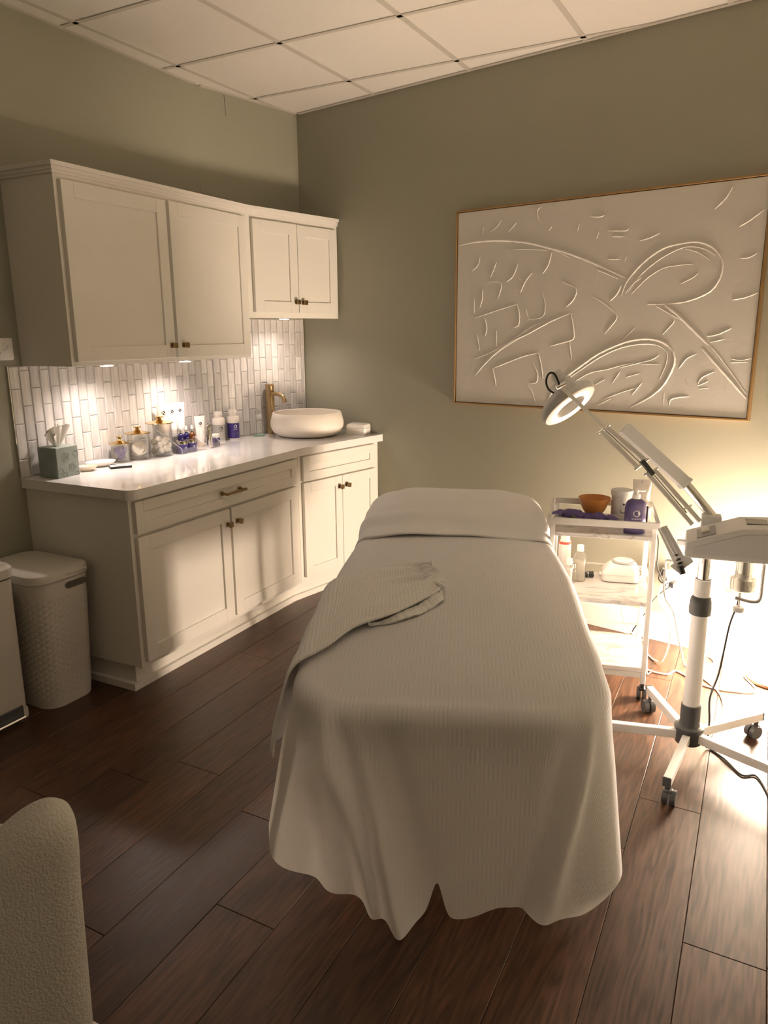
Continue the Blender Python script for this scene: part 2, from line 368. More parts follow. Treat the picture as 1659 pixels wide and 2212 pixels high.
# ------------------------------------------------------------------ cabinets along the left walls
TK = math.tan((ANG_A-ANG_B)/2)
def sC(d):                                     # where the line at distance d from the rear left wall meets the back wall
    x0, y0, _ = onB(0, d, 0); x1, y1, _ = onB(1, d, 0); k = -.1751
    return (k*x0-y0)/((y1-y0)-k*(x1-x0))
K0 = (0, YK, 0)
def door(parent, name, s0, s1, z0, z1, df, fw=.062, rec=.009, th=.02):
    """shaker front: two stiles, two rails, recessed panel; df is the distance of the back of the door from the wall"""
    mb = MB(); y0, y1 = -(df+th), -df
    mb.box(s0, s0+fw, y0, y1, z0, z1, .0012); mb.box(s1-fw, s1, y0, y1, z0, z1, .0012)
    mb.box(s0+fw, s1-fw, y0, y1, z0, z0+fw, .0012); mb.box(s0+fw, s1-fw, y0, y1, z1-fw, z1, .0012)
    mb.box(s0+fw-.004, s1-fw+.004, y0+rec, y1, z0+fw-.004, z1-fw+.004)
    return obj(name, mb, M_WHITE, parent)
def knob(parent, s, df, z, tilt=0.0):
    m = MB(); y = -df
    m.box(s-.012, s+.012, y-.0035, y, z-.012, z+.012, .0015)
    m.cyl((s,y-.003,z), (s,y-.02,z), .0055, n=12)
    k = MB().box(-.013,.013,-.011,0,-.013,.013,.0025); k.xf(Matrix.Translation((s,y-.018,z)) @ Matrix.Rotation(tilt, 4, 'Y')); m.add(k.v, k.f)
    return obj('knob', m, M_DBRASS, parent)
BA = thing('base_cabinet', 'wide white base cabinet with one long drawer over two doors, beside the wicker hamper', 'cabinet', K0, ANG_A)
D = .602
obj('carcass', MB().prism([(-1.2945,-.0005),(-.001,-.0005),(-D*TK-.001,-D),(-1.2945,-D)], .1164, .8515), M_WHITE, BA)
obj('plinth', MB().prism([(-1.2700,-.0005),(-.001,-.0005),(-.535*TK,-.535),(-1.2700,-.535)], .0005, .1164), M_WHITE, BA)
obj('shoe_moulding', MB().prism([(-1.297,-.003),(-1.2705,-.003),(-1.2705,-.5355),(-.5355*TK,-.5355),(-.553*TK,-.553),(-1.297,-.553)], .0005, .032), M_TRIM, BA)
dd = door(BA, 'drawer', -1.274, -.102, .700, .837, D, .046)
h = MB(); hs0, hs1, hz = -.744, -.587, .768
h.cyl((hs0+.012,-.622,hz), (hs0+.012,-.655,hz), .006, n=10); h.cyl((hs1-.012,-.622,hz), (hs1-.012,-.655,hz), .006, n=10); h.box(hs0, hs1, -.661, -.650, hz-.006, hz+.006, .002)
h.cyl((hs0+.012,-.622,hz), (hs0+.012,-.626,hz), .011, n=12); h.cyl((hs1-.012,-.622,hz), (hs1-.012,-.626,hz), .011, n=12)
obj('bar_pull', h, M_DBRASS, dd)
d1 = door(BA, 'door', -1.274, -.684, .141, .686, D); knob(d1, -.704, .622, .613)
d2 = door(BA, 'door', -.670, -.102, .141, .686, D); knob(d2, -.630, .622, .616, R(20))
BB = thing('base_cabinet', 'narrower white base cabinet below the vessel sink, shallow panel over two doors', 'cabinet', K0, ANG_B)
def seamB(d): return d*TK+.001
e = .003
obj('carcass', MB().prism([(.001,-.0005),(sC(.0005)-e,-.0005),(sC(D)-e,-D),(seamB(D),-D)], .1164, .8515), M_WHITE, BB)
obj('plinth', MB().prism([(.001,-.0005),(sC(.0005)-e,-.0005),(sC(.535)-e,-.535),(seamB(.535),-.535)], .0005, .1164), M_WHITE, BB)
obj('shoe_moulding', MB().prism([(.5355*TK,-.5355),(sC(.5355)-e,-.5355),(sC(.553)-e,-.553),(.553*TK,-.553)], .0005, .032), M_TRIM, BB)
door(BB, 'false_drawer_front', .090, .709, .700, .838, D, .050)
d1 = door(BB, 'door', .090, .4025, .147, .690, D, .055); knob(d1, .380, .622, .628)
d2 = door(BB, 'door', .4055, .711, .147, .690, D, .055); knob(d2, .440, .622, .630, R(12))
# countertop (one continuous slab)
CD = .6413; ZC = .8922
poly = [onA(-1.3125,.001,0), onA(0,.001,0), onB(sC(.001)-.001,.001,0), onB(sC(CD)-.001,CD,0), onA(-CD*TK,CD,0)]
arc = [onA(-1.3125+.045-.045*math.sin(t), CD-.045+.045*math.cos(t), 0) for t in [R(90)*i/6 for i in range(7)]]
poly = [q[:2] for q in poly+arc]
mb = MB(); pin = poly
mb.prism(pin, .8516, ZC)
CT = tag(obj('countertop', mb, M_QUARTZ), 'glossy white quartz countertop running over both base cabinets', 'countertop')

# upper cabinets
U = .3043
UA = thing('wall_cabinet', 'large white wall cabinet with two tall shaker doors above the tissue box', 'cabinet', K0, ANG_A)
ZUB, ZUB2, ZUT, ZCR = 1.3704, 1.5796, 2.1108, 2.1523
obj('carcass', MB().prism([(-1.241,-.0005),(-.001,-.0005),(-U*TK-.001,-U),(-1.241,-U)], ZUB+.012, ZCR-.006), M_WHITE, UA)
obj('bottom_rail', MB().prism([(-1.241,-U+.019),(-U*TK-.001,-U+.019),(-U*TK-.001,-U),(-1.241,-U)], ZUB, ZUB+.012).prism([(-1.241,-.0005),(-1.222,-.0005),(-1.222,-U+.0192),(-1.241,-U+.0192)], ZUB, ZUB+.012), M_WHITE, UA)
d1 = door(UA, 'door', -1.2225, -.645, 1.388, 2.089, U, .060); knob(d1, -.668, U+.02, 1.445)
d2 = door(UA, 'door', -.6250, -.056, 1.386, 2.092, U, .058); knob(d2, -.588, U+.02, 1.445)
def crown(par, s0, s1f, endcap):
    mb = MB()
    for z0, z1, pr in ((2.1108,2.1215,.008),(2.1215,2.136,.014),(2.136,2.1523,.0215)):
        d = U+pr; mb.prism([(s0-(pr if endcap else 0),-.0005),(s1f(0),-.0005),(s1f(d),-d),(s0-(pr if endcap else 0),-d)] if endcap else [(s0*0+TK*.0005,-.0005),(s1f(0),-.0005),(s1f(d),-d),(TK*d,-d)], z0, z1)
    obj('crown_moulding', mb, M_TRIM, par)
crown(UA, -1.241, lambda d: -d*TK, True)
UB = thing('wall_cabinet', 'shorter white wall cabinet with two doors above the sink, next to the back wall', 'cabinet', K0, ANG_B)
obj('carcass', MB().prism([(.001,-.0005),(sC(.0005)-e,-.0005),(sC(U)-e,-U),(seamB(U),-U)], ZUB2+.012, ZCR-.006), M_WHITE, UB)
obj('bottom_rail', MB().prism([(seamB(U),-U+.019),(sC(U)-e,-U+.019),(sC(U)-e,-U),(seamB(U),-U)], ZUB2, ZUB2+.012), M_WHITE, UB)
d1 = door(UB, 'door', .066, .3935, 1.609, 2.089, U, .060); knob(d1, .372, U+.02, 1.668)
d2 = door(UB, 'door', .3965, .7205, 1.609, 2.087, U, .060); knob(d2, .428, U+.02, 1.666)
crown(UB, 0, lambda d: sC(d)-e, False)

# under-cabinet puck lights
M_PUCK = mat('puck_diffuser', (.9,.85,.8), .4, emit=PUCK_COL, es=9.0)
def puck(P, label, k=1.0):
    t = thing('puck_light', label, 'light', P, 0, 'under cabinet puck lights')
    obj('housing', MB().lathe([(0,.007),(.036,.007),(.036,-.009),(.031,-.014),(.030,-.0135)], 28), M_CHROME, t)
    obj('diffuser', MB().lathe([(.030,-.0135),(.026,-.0165),(0,-.0172)], 28), M_PUCK, t)
    ld = bpy.data.lights.new('puck_spot', 'SPOT'); ld.energy = PUCK_W*4*k; ld.color = PUCK_COL; ld.spot_size = R(155); ld.spot_blend = 1.0; ld.shadow_soft_size = .025
    lo = bpy.data.objects.new('puck_spot', ld); COL.objects.link(lo); lo.parent = t; lo.location = (0,0,-.024)
zb = ZUB+.005
puck(onA(-.961,.2,zb), 'lit round puck light under the large wall cabinet, above the little dishes')
puck(onA(-.446,.2,zb), 'lit round puck light under the large wall cabinet, above the acrylic organizer')
puck(onB(.40,.19,ZUB2+.0115), 'lit round puck light under the short wall cabinet, above the faucet', .55)

# tiled backsplash: each tile its own piece
TW, TH = .0505, .151
def backsplash(name, ang, fn, s0, s1, ztop, phase, label):
    t = thing(name, label, 'backsplash', K0, ang)
    obj('mortar_bed', MB().box(s0, s1, -.004, -.0006, ZC, ztop), M_GROUT, t)
    me_cache = {}
    n = 0; s = s0
    col = phase
    while s < s1-.004:
        wd = min(TW, s1-s)-.0022
        z = ZC+.0015-(TH/2 if col % 2 else 0)-.07
        while z < ztop-.003:
            a, b = max(z, ZC+.0012), min(z+TH-.0022, ztop-.001)
            if b-a > .006:
                key = (round(wd,4), round(b-a,4))
                if key not in me_cache:
                    w2, h2 = wd/2, (b-a)/2; bv = .0035
                    mb = MB(); mb.add([(-w2,0,-h2),(w2,0,-h2),(w2,0,h2),(-w2,0,h2),(-w2,-.0035,-h2),(w2,-.0035,-h2),(w2,-.0035,h2),(-w2,-.0035,h2),(-w2+bv,-.0065,-h2+bv),(w2-bv,-.0065,-h2+bv),(w2-bv,-.0065,h2-bv),(-w2+bv,-.0065,h2-bv)],
                        [(0,1,5,4),(1,2,6,5),(2,3,7,6),(3,0,4,7),(4,5,9,8),(5,6,10,9),(6,7,11,10),(7,4,8,11),(8,9,10,11)])
                    me = mb.mesh('tile'); me.materials.append(M_TILE); me_cache[key] = me
                o = obj('tile', me_cache[key], None, t); o.location = (s+wd/2+.0011, -.004, (a+b)/2); n += 1
            z += TH
        s += TW; col += 1
    # metal edge strip at the open end
    return t
bsA = backsplash('tile_backsplash', ANG_A, onA, -1.317, -.001, ZUB, 0, 'pearly vertical brick tile backsplash behind the jars and skincare bottles')
obj('edge_trim', MB().box(-1.3205,-1.3172,-.0105,-.0006,ZC,ZUB+.001), M_CHROME, bsA)
bsB = backsplash('tile_backsplash', ANG_B, onB, .0015, sC(.0)-.016, ZUB2, 0, 'pearly vertical brick tile backsplash behind the brass faucet')
obj('edge_trim', MB().box(sC(0)-.0158,sC(0)-.0125,-.0105,-.0006,ZC,ZUB2-.001), M_TRIM, bsB)

# thermostat
TH_ = thing('thermostat', 'white wall thermostat with a small dark screen, left of the wall cabinet', 'thermostat', onA(-1.352,.0005,1.4425), ANG_A)
obj('housing', MB().box(-.062,.062,-.026,0,-.046,.046,.008), M_WPLAST, TH_)
obj('screen', MB().box(-.048,-.004,-.0275,-.0258,-.020,.026,.001), mat('dark_lcd', (.03,.035,.03), .15), TH_)
for bx, bz in ((.018,.020),(.037,.010),(.018,-.003),(.030,.0),( -.01,-.034)):
    obj('button', MB().cyl((bx,-.0255,bz),(bx,-.0285,bz),.0055,n=12), M_GPLAST, TH_)

# ------------------------------------------------------------------ framed relief painting on the back wall
PIC = thing('wall_painting', 'large cream textured relief painting in a thin gilt frame on the back wall', 'painting', onC(0,0,0), ANG_C)
PL, PR, PB, PT = 1.3150, 2.8350, 1.109, 2.112
obj('canvas', MB().box(PL+.012, PR-.012, -.031, -.006, PB+.012, PT-.012), mat('gesso_canvas', (.63,.61,.565), .75, noise=(60, .35, 0)), PIC)
M_FRAME = mat('gilt_frame', (.42,.27,.12), .42, .75)
for nm, b in (('frame_rail',(PL,PR,PB,PB+.0085)),('frame_rail',(PL,PR,PT-.0085,PT)),('frame_stile',(PL,PL+.0085,PB+.0085,PT-.0085)),('frame_stile',(PR-.0085,PR,PB+.0085,PT-.0085))):
    obj(nm, MB().box(b[0],b[1],-.038,-.001,b[2],b[3],.0012), M_FRAME, PIC)
M_RELIEF = mat('raised_gesso', (.67,.645,.60), .6, noise=(140, .4, 0))
STROKES=[
(10,[(1.330,1.939),(1.413,1.949),(1.530,1.950),(1.632,1.941),(1.742,1.923),(1.839,1.896),(1.943,1.864),(2.044,1.826),(2.143,1.781),(2.249,1.733)]),
(4,[(1.891,1.878),(1.975,1.835)]),
(5,[(2.106,1.776),(2.154,1.756),(2.212,1.730)]),
(3,[(1.656,1.897),(1.754,1.891),(1.860,1.879)]),
(8,[(2.231,1.655),(2.251,1.711),(2.297,1.769),(2.351,1.816),(2.417,1.853),(2.484,1.865),(2.550,1.868),(2.608,1.848),(2.652,1.809),(2.667,1.768),(2.661,1.713),(2.633,1.666),(2.587,1.639),(2.522,1.619),(2.446,1.612),(2.357,1.612)]),
(4,[(2.263,1.671),(2.313,1.738),(2.379,1.793),(2.454,1.834),(2.519,1.850),(2.586,1.837),(2.637,1.806)]),
(3,[(2.281,1.662),(2.349,1.728),(2.416,1.766),(2.483,1.775),(2.542,1.776)]),
(3,[(2.332,1.720),(2.399,1.759)]),
(3,[(2.498,1.696),(2.546,1.718),(2.570,1.738)]),
(3,[(2.503,1.843),(2.562,1.823),(2.614,1.788)]),
(3,[(2.250,1.663),(2.283,1.705),(2.322,1.729)]),
(6,[(2.228,1.699),(2.208,1.660),(2.177,1.631)]),
(5,[(2.093,1.655),(2.164,1.613),(2.216,1.561),(2.189,1.515),(2.160,1.481)]),
(5,[(2.398,1.603),(2.440,1.580),(2.503,1.545)]),
(13,[(2.438,1.606),(2.502,1.558),(2.583,1.485),(2.642,1.431)]),
(12,[(2.614,1.418),(2.686,1.343),(2.757,1.270),(2.818,1.205)]),
(6,[(2.650,1.427),(2.709,1.361),(2.815,1.226)]),
(4,[(2.434,1.589),(2.481,1.541),(2.462,1.508),(2.434,1.476)]),
(11,[(1.878,1.151),(1.914,1.211),(1.974,1.272),(2.053,1.330),(2.129,1.383),(2.204,1.420),(2.278,1.447),(2.351,1.458),(2.414,1.452),(2.469,1.426),(2.494,1.383),(2.493,1.331),(2.456,1.251),(2.398,1.194),(2.309,1.140)]),
(5,[(1.954,1.242),(2.054,1.312),(2.149,1.374),(2.243,1.416),(2.334,1.434),(2.415,1.430),(2.458,1.400),(2.462,1.348),(2.437,1.276)]),
(4,[(1.996,1.234),(2.094,1.294),(2.183,1.315),(2.267,1.339),(2.349,1.350)]),
(4,[(2.249,1.325),(2.323,1.345),(2.394,1.364),(2.427,1.386)]),
(3,[(2.128,1.239),(2.176,1.268)]),
(3,[(2.280,1.281),(2.344,1.301)]),
(4,[(2.314,1.200),(2.356,1.256)]),
(3,[(2.162,1.165),(2.257,1.207),(2.348,1.238)]),
(4,[(2.144,1.140),(2.210,1.177)]),
(3,[(2.341,1.345),(2.432,1.343)]),
(3,[(2.215,1.251),(2.250,1.307)]),
(6,[(1.448,1.266),(1.536,1.355),(1.650,1.437),(1.760,1.485),(1.876,1.541),(1.983,1.581)]),
(6,[(1.983,1.581),(1.996,1.535),(2.005,1.489),(2.000,1.456),(1.934,1.437),(1.882,1.423)]),
(4,[(1.454,1.277),(1.571,1.381),(1.706,1.461),(1.813,1.509)]),
(4,[(1.446,1.354),(1.558,1.396),(1.672,1.456),(1.781,1.519),(1.897,1.560)]),
(5,[(1.555,1.305),(1.653,1.342),(1.742,1.373),(1.819,1.389)]),
(4,[(1.819,1.389),(1.838,1.326),(1.850,1.258)]),
(5,[(1.555,1.305),(1.569,1.259),(1.579,1.214)]),
(4,[(1.788,1.340),(1.818,1.286),(1.814,1.242),(1.771,1.236)]),
(4,[(1.765,1.226),(1.795,1.187),(1.813,1.133)]),
(4,[(1.985,1.442),(1.993,1.395),(2.000,1.358)]),
(4,[(1.441,1.567),(1.563,1.600),(1.688,1.631)]),
(5,[(1.688,1.631),(1.704,1.577),(1.701,1.529),(1.675,1.515)]),
(5,[(1.500,1.566),(1.514,1.511),(1.503,1.471)]),
(3,[(1.573,1.501),(1.576,1.421)]),
(3,[(1.455,1.482),(1.475,1.395)]),
(3,[(1.827,1.678),(1.846,1.622),(1.833,1.566),(1.757,1.553)]),
(3,[(1.739,1.605),(1.757,1.553)]),
(3,[(1.433,1.663),(1.434,1.588)]),
(4,[(1.463,1.872),(1.452,1.834),(1.417,1.806)]),
(4,[(1.562,1.842),(1.546,1.804),(1.527,1.767)]),
(5,[(1.686,1.825),(1.661,1.770),(1.625,1.743)]),
(4,[(1.765,1.779),(1.728,1.734),(1.706,1.687)]),
(5,[(1.869,1.869),(1.853,1.811),(1.825,1.773)]),
(5,[(1.484,1.715),(1.482,1.661),(1.469,1.620)]),
(4,[(1.519,1.748),(1.594,1.735),(1.574,1.658)]),
(6,[(1.929,1.730),(2.004,1.695),(1.995,1.645),(1.958,1.611)]),
(4,[(1.584,2.042),(1.557,2.012),(1.518,1.992)]),
(3,[(1.482,2.018),(1.475,1.986)]),
(4,[(1.673,2.025),(1.625,1.983)]),
(4,[(1.804,2.085),(1.784,2.069),(1.791,2.028),(1.807,2.006)]),
(4,[(1.865,1.990),(1.848,1.971)]),
(3,[(2.005,1.991),(1.998,1.957)]),
(3,[(2.105,1.944),(2.095,1.915)]),
(5,[(2.060,2.017),(2.101,2.011),(2.129,2.016)]),
(5,[(2.149,1.947),(2.230,1.940),(2.244,1.949)]),
(4,[(2.172,1.919),(2.229,1.914)]),
(5,[(2.301,1.892),(2.345,1.900),(2.389,1.917)]),
(3,[(2.155,1.820),(2.216,1.816)]),
(3,[(2.243,1.827),(2.237,1.806)]),
(6,[(2.677,2.074),(2.655,2.034),(2.615,1.996)]),
(6,[(2.810,1.975),(2.762,1.940),(2.718,1.915)]),
(5,[(2.801,1.807),(2.770,1.790),(2.735,1.790)]),
(6,[(2.821,1.648),(2.770,1.629),(2.718,1.621)]),
(6,[(2.630,1.469),(2.674,1.477),(2.728,1.503)]),
(4,[(2.645,1.443),(2.700,1.456)]),
(5,[(2.736,1.374),(2.780,1.368),(2.821,1.379)]),
(4,[(2.737,1.357),(2.807,1.362)]),
(5,[(2.591,1.393),(2.551,1.371),(2.520,1.327)]),
(5,[(2.676,1.318),(2.625,1.291),(2.611,1.256),(2.652,1.275)]),
(6,[(2.490,1.159),(2.496,1.186),(2.531,1.199),(2.578,1.204)]),
(3,[(2.554,1.276),(2.570,1.246)]),
(3,[(2.613,1.239),(2.654,1.245)]),
(3,[(2.463,1.215),(2.464,1.157)]),
(3,[(2.727,1.252),(2.734,1.223)]),
(3,[(2.306,1.509),(2.241,1.443)]),
]

for wd, pts in STROKES:
    P = catmull([Vector((a,b,0)) for a,b in pts], 7) if len(pts) > 2 else [Vector((*pts[0],0)).lerp(Vector((*pts[1],0)), i/5) for i in range(6)]
    mb = MB(); vs = []; m = len(P); ph = rnd.random()*6
    for i, q in enumerate(P):
        d = (P[min(i+1,m-1)]-P[max(i-1,0)]).normalized(); nn = Vector((-d.y,d.x,0)); t = i/(m-1)
        tp = min(1, 4*t+.15)*min(1, 4*(1-t)+.15); hw = wd*.00062*(.55+.45*tp)*(1+.18*math.sin(i*1.7+ph)); hh = .0010+wd*.00034*tp*(1+.25*math.sin(i*2.3+ph))
        for k, hgt in ((-1,0),(-.45,.75),(.1,1),(.6,.55),(1,0)):
            c = q+nn*hw*k; vs.append((c.x, -.0309-hh*hgt, c.y))
    mb.add(vs, [(i*5+j, i*5+j+1, (i+1)*5+j+1, (i+1)*5+j) for i in range(m-1) for j in range(4)], True)
    obj('brush_ridge', mb, M_RELIEF, PIC)

# ------------------------------------------------------------------ glowing floor lamp at the right, by the back wall
LP = thing('floor_lamp', 'glowing low lamp standing on the floor against the back wall at the right', 'lamp', (3.000,-.668,0), 0)
obj('base_ring', MB().lathe([(0,.001),(.112,.001),(.116,.005),(.116,.015),(.110,.020),(0,.020)], 40), mat('lamp_base_wood', (.30,.17,.09), .4), LP)
obj('shade', MB().lathe([(.090,.045),(.098,.05),(.098,.455),(.094,.46),(.088,.46)], 40), mat('lit_paper_shade', (.9,.8,.65), .8, emit=LAMP_COL, es=LAMP_STRENGTH), LP)
obj('added_top_glow', MB().lathe([(.088,.452),(0,.452)], 40), mat('added_glow_disc', (.9,.8,.65), .8, emit=LAMP_COL, es=LAMP_TOP_ADDED), LP)  # glowing disc added in the lamp top to brighten the ceiling
for k in range(3):
    a = R(30+120*k); obj('foot', MB().cyl((.085*math.cos(a),.085*math.sin(a),.019), (.085*math.cos(a),.085*math.sin(a),.052), .006, n=8), M_DBRASS, LP)

# ------------------------------------------------------------------ treatment bed
BO = Vector((2.245,-2.515)); BANG = R(22.5)
HWB = .385
def ztop(s): return .60+.075*min(max(s,0),1.3)
BED = thing('treatment_bed', 'padded treatment table hidden under the white bedding in the middle of the room', 'bed', (BO.x,BO.y,0), BANG)
obj('mattress_pad', MB().box(-.35,.35,.03,1.82,.485,.575,.03), mat('cream_vinyl', (.7,.66,.58), .5), BED)
obj('table_frame', MB().box(-.33,.33,.05,1.80,.44,.486,.004), mat('beech_frame', (.45,.28,.14), .5), BED)
for sx in (-.29,.29):
    for sy in (.12,1.72): obj('leg', MB().box(sx-.025,sx+.025,sy-.025,sy+.025,.001,.441,.004), mat('beech_frame', (.45,.28,.14), .5), BED)
obj('head_bolster', MB().box(-.31,.31,1.33,1.80,.570,.70,.05), mat('pillow_cotton', (.8,.77,.7), .9), BED)

def u_outline(s_end, hw, rad, npts, s0=-.02):
    """open U: from (s_end,-hw) along the left side, round the foot, back up the right side; local x=t, y=s"""
    pts = []; L1 = s_end-(s0+rad); La = rad*math.pi/2; L2 = 2*(hw-rad); T = 2*L1+2*La+L2
    for i in range(npts):
        q = T*i/(npts-1)
        if q < L1: pts.append(((-hw, s_end-q), (-1,0)))
        elif q < L1+La: a = (q-L1)/rad; pts.append(((-hw+rad-rad*math.cos(a), s0+rad-rad*math.sin(a)), (-math.cos(a),-math.sin(a))))
        elif q < L1+La+L2: pts.append(((-hw+rad+q-L1-La, s0), (0,-1)))
        elif q < L1+2*La+L2: a = (q-L1-La-L2)/rad; pts.append(((hw-rad+rad*math.sin(a), s0+rad-rad*math.cos(a)), (math.sin(a),-math.cos(a))))
        else: pts.append(((hw, s0+rad+q-L1-2*La-L2), (1,0)))
    return pts
def weld(me):
    bm = bmesh.new(); bm.from_mesh(me); bmesh.ops.remove_doubles(bm, verts=bm.verts[:], dist=1e-5); bmesh.ops.dissolve_degenerate(bm, edges=bm.edges[:], dist=1e-6)
    bmesh.ops.recalc_face_normals(bm, faces=bm.faces[:]); bm.to_mesh(me); bm.free(); me.polygons.foreach_set('use_smooth', [True]*len(me.polygons)); me.update(); return me
def gs(x, c, w): return math.exp(-((x-c)/w)**2)
def drape(name, outline, ztopf, hem, fold, rnd_r=.05, nin=16, nh=44, flare=.10, axis_in=.35, head=False):
    mb = MB(); uv = []; N = len(outline); rows = []
    for k in range(nin):
        f = k/(nin); row = []
        for (t, s), (nt, ns) in outline:
            sa = min(s, axis_in) if head else max(s, axis_in)
            tt, sv = t*f, sa+(s-sa)*f
            row.append((tt, sv, ztopf(sv, tt))); uv.append((tt, sv))
        rows.append(row)
    for k in range(nh+8):
        row = []
        for i, ((t, s), (nt, ns)) in enumerate(outline):
            zt = ztopf(s, t); hz = hem(i, t, s); tot = zt-hz
            if k < 8: a = R(90)*k/7; out = rnd_r*math.sin(a); dz = rnd_r*(1-math.cos(a)); dd = rnd_r*a
            else:
                f = (k-7)/nh; dz = rnd_r+(tot-rnd_r)*f; out = rnd_r+flare*(tot-rnd_r)*f; dd = rnd_r*1.57+dz-rnd_r
            g = min(1, dz/max(tot,.01)); fo, sh = fold(i, t, s, g)
            tt, sv = t+nt*(out+fo)-ns*sh, s+ns*(out+fo)+nt*sh
            row.append((tt, sv, max(zt-dz, .006))); uv.append((t+nt*dd, s+ns*dd))
        rows.append(row)
    mb.add([q for r in rows for q in r], [(j*N+i, j*N+i+1, (j+1)*N+i+1, (j+1)*N+i) for j in range(len(rows)-1) for i in range(N-1)], True)
    mb.uv = uv; mb.auto = False; return mb
# blanket
OUT = u_outline(1.30, HWB, .17, 640)
OUT = [((t_*(1-.085*ss(.8,1.22,s_)), s_), n_) for (t_, s_), n_ in OUT]
def bz(s, t):
    e = abs(t)/HWB; return ztop(s)-.018*e**3+.004*math.sin(6*s+3*t)*(1-e)-.012*max(0,(.12-s)/.12)**2
def bhem(i, t, s):
    z = .012; ft = ss(.20,.06,s)
    z += ft*(.085*gs(t,-.022,.020)+.040*gs(t,.15,.07))
    z += .105*ss(-.15,-.27,t)*ss(.9,.3,s)*(.55+.45*ss(-.02,.10,s)+.25*ft*ss(-.15,-.25,t))
    z += .055*ss(.30,.37,t)*ss(.4,.1,s)
    z += .27*ss(.25,.33,t)*ss(.42,.62,s)
    return z
def bfold(i, t, s, g):
    o = 0; gg = ss(-.05,.45,g); ft = ss(.16,.04,s); lf = ss(-.26,-.37,t); rt = ss(.28,.37,t)
    f = 0                                              # foot panel: folds fan out from the left corner
    for b_, A, w_ in ((-.34,.040,.026),(-.26,.052,.022),(-.19,.046,.018)):
        c = -.29+(b_+.29)*g; f += A*gg*gs(t, c, w_*(.7+.6*g))
    c = -.25+.135*g; f += .090*g**1.5*gs(t, c, .016+.020*g)-.022*gg*gs(t, c+.085, .03)
    c = .335-.10*g; f += .024*gg*gs(t, c, .013+.01*g)-.018*gg*gs(t, c-.035, .025)
    f += .006*math.sin(t*15+1)*gg
    o += f*ft
    o += lf*(.040*gs(s,.06,.10)*g+.022*math.sin(s*30-2.2*g+.6)*ss(.8,.05,s)*(1-ft)+.010*math.sin(s*13)*(1-ft))*gg
    o += rt*(.035*gs(s,.05,.10)*g+.008*math.sin(s*17+2)*(1-ft))*gg
    return o, 0
mb = drape('blanket', OUT, bz, bhem, bfold, .05, 18, 60, .065)
BL = obj('bed_blanket', weld(mb.mesh('bed_blanket')), M_BLANKET); BL.location = (BO.x,BO.y,0); BL.rotation_euler = (0,0,BANG)
tag(BL, 'white woven blanket draped over the treatment bed down to the floor', 'blanket')
# head sheet (mirror of the U: closed end at the head)
HS = 1.86; SHW = .340
def shz(s, t):
    e = abs(t)/SHW; base = ztop(min(s,1.3))+.007
    hump = .066*ss(1.20,1.52,s)*(1-.30*ss(.55,1.0,e)); end = -.05*max(0,(s-1.70)/.16)**2
    return base+hump-.014*e**3+end+.0065*math.sin(34*s+3*t)*gs(s,1.27,.09)+.004*math.sin(52*s-7*t+2*math.sin(6*t))*gs(s,1.32,.12)+.004*math.sin(9*t+13*s)+.003*math.sin(23*t-11*s)*gs(s,1.25,.15)
def flip(out, smax): return [((t, smax-s), (nt,-ns)) for (t,s),(nt,ns) in out]
SOUT = flip(u_outline(HS-1.17, SHW, .235, 200, 0.0), HS)
def shem(i, t, s): return .50-.012*math.sin(s*9)-.10*gs(s,1.17,.10)
def shfold(i, t, s, g): return (.012*math.sin(s*34)+.012*math.sin(s*13+t*9)+.025*gs(s,1.17,.05))*g, 0
mb = drape('sheet', SOUT, shz, shem, shfold, .055, 16, 24, .02, 1.50, True)
# roll the front border under
SH = obj('bed_sheet', weld(mb.mesh('bed_sheet')), M_SHEET); SH.location = (BO.x,BO.y,0); SH.rotation_euler = (0,0,BANG)
so = SH.modifiers.new('thickness', 'SOLIDIFY'); so.thickness = .007; so.offset = 1
tag(SH, 'smooth white sheet turned down over the raised head end of the treatment bed', 'sheet')
# knitted throw
def bsurf(s, q, off):
    """point on the bed surface at unrolled lateral coordinate q"""
    if abs(q) <= HWB: return Vector((q, s, bz(s, q)+off))
    sg = -1 if q < 0 else 1; d = abs(q)-HWB; zt = bz(s, sg*HWB); r = .05
    if d < r*1.57: a = d/r; return Vector((sg*(HWB+(r+off)*math.sin(a)), s, zt-r+(r+off)*math.cos(a)))
    dz = r+d-r*1.57
    return Vector((sg*(HWB+r+off+.10*(dz-r)+.018*min(1,dz/.2)), s, zt-dz))
UP = [Vector(q) for q in ((.775,-.075,0),(.80,-.13,0),(.825,-.21,0),(.80,-.30,0),(.73,-.40,0),(.66,-.52,0),(.60,-.72,0))]
LO = [Vector(q) for q in ((.625,-.035,0),(.56,-.055,0),(.40,-.165,0),(.315,-.285,0),(.20,-.355,0),(.115,-.455,0),(.07,-.655,0))]
UPc, LOc = catmull(UP, 14), catmull(LO, 14)
mb = MB(); na = len(UPc); nb = 60; vs = []; uv = []
for i in range(na):
    a = i/(na-1)
    for j in range(nb):
        b = j/(nb-1); q = UPc[i].lerp(LOc[i], b)
        rip = (.020*max(0,math.sin(b*19+a*3))**1.5*(1-ss(.05,.55,a))+.014*max(0,math.sin(b*10.5-a*2.5+.6))**2*(1-ss(.35,.95,a))+.006*math.sin(b*9+3*a)*ss(.55,1,a))
        gather = .016*(1-ss(0,.2,a))
        edge = 1.0+.5*gs(b,1,.04)
        off = .012*edge+max(-.004, rip+gather*math.sin(math.pi*b))+.004
        P = bsurf(q.x, q.y, off)
        if a > .7: P.x -= .02*math.sin(b*15+1)*ss(.7,1,a)
        P.z += .012*math.sin(b*37)*(1-ss(0,.08,a))*.5
        vs.append(P[:]); uv.append((a*.8, b*(.20+.40*ss(0,.5,a))))
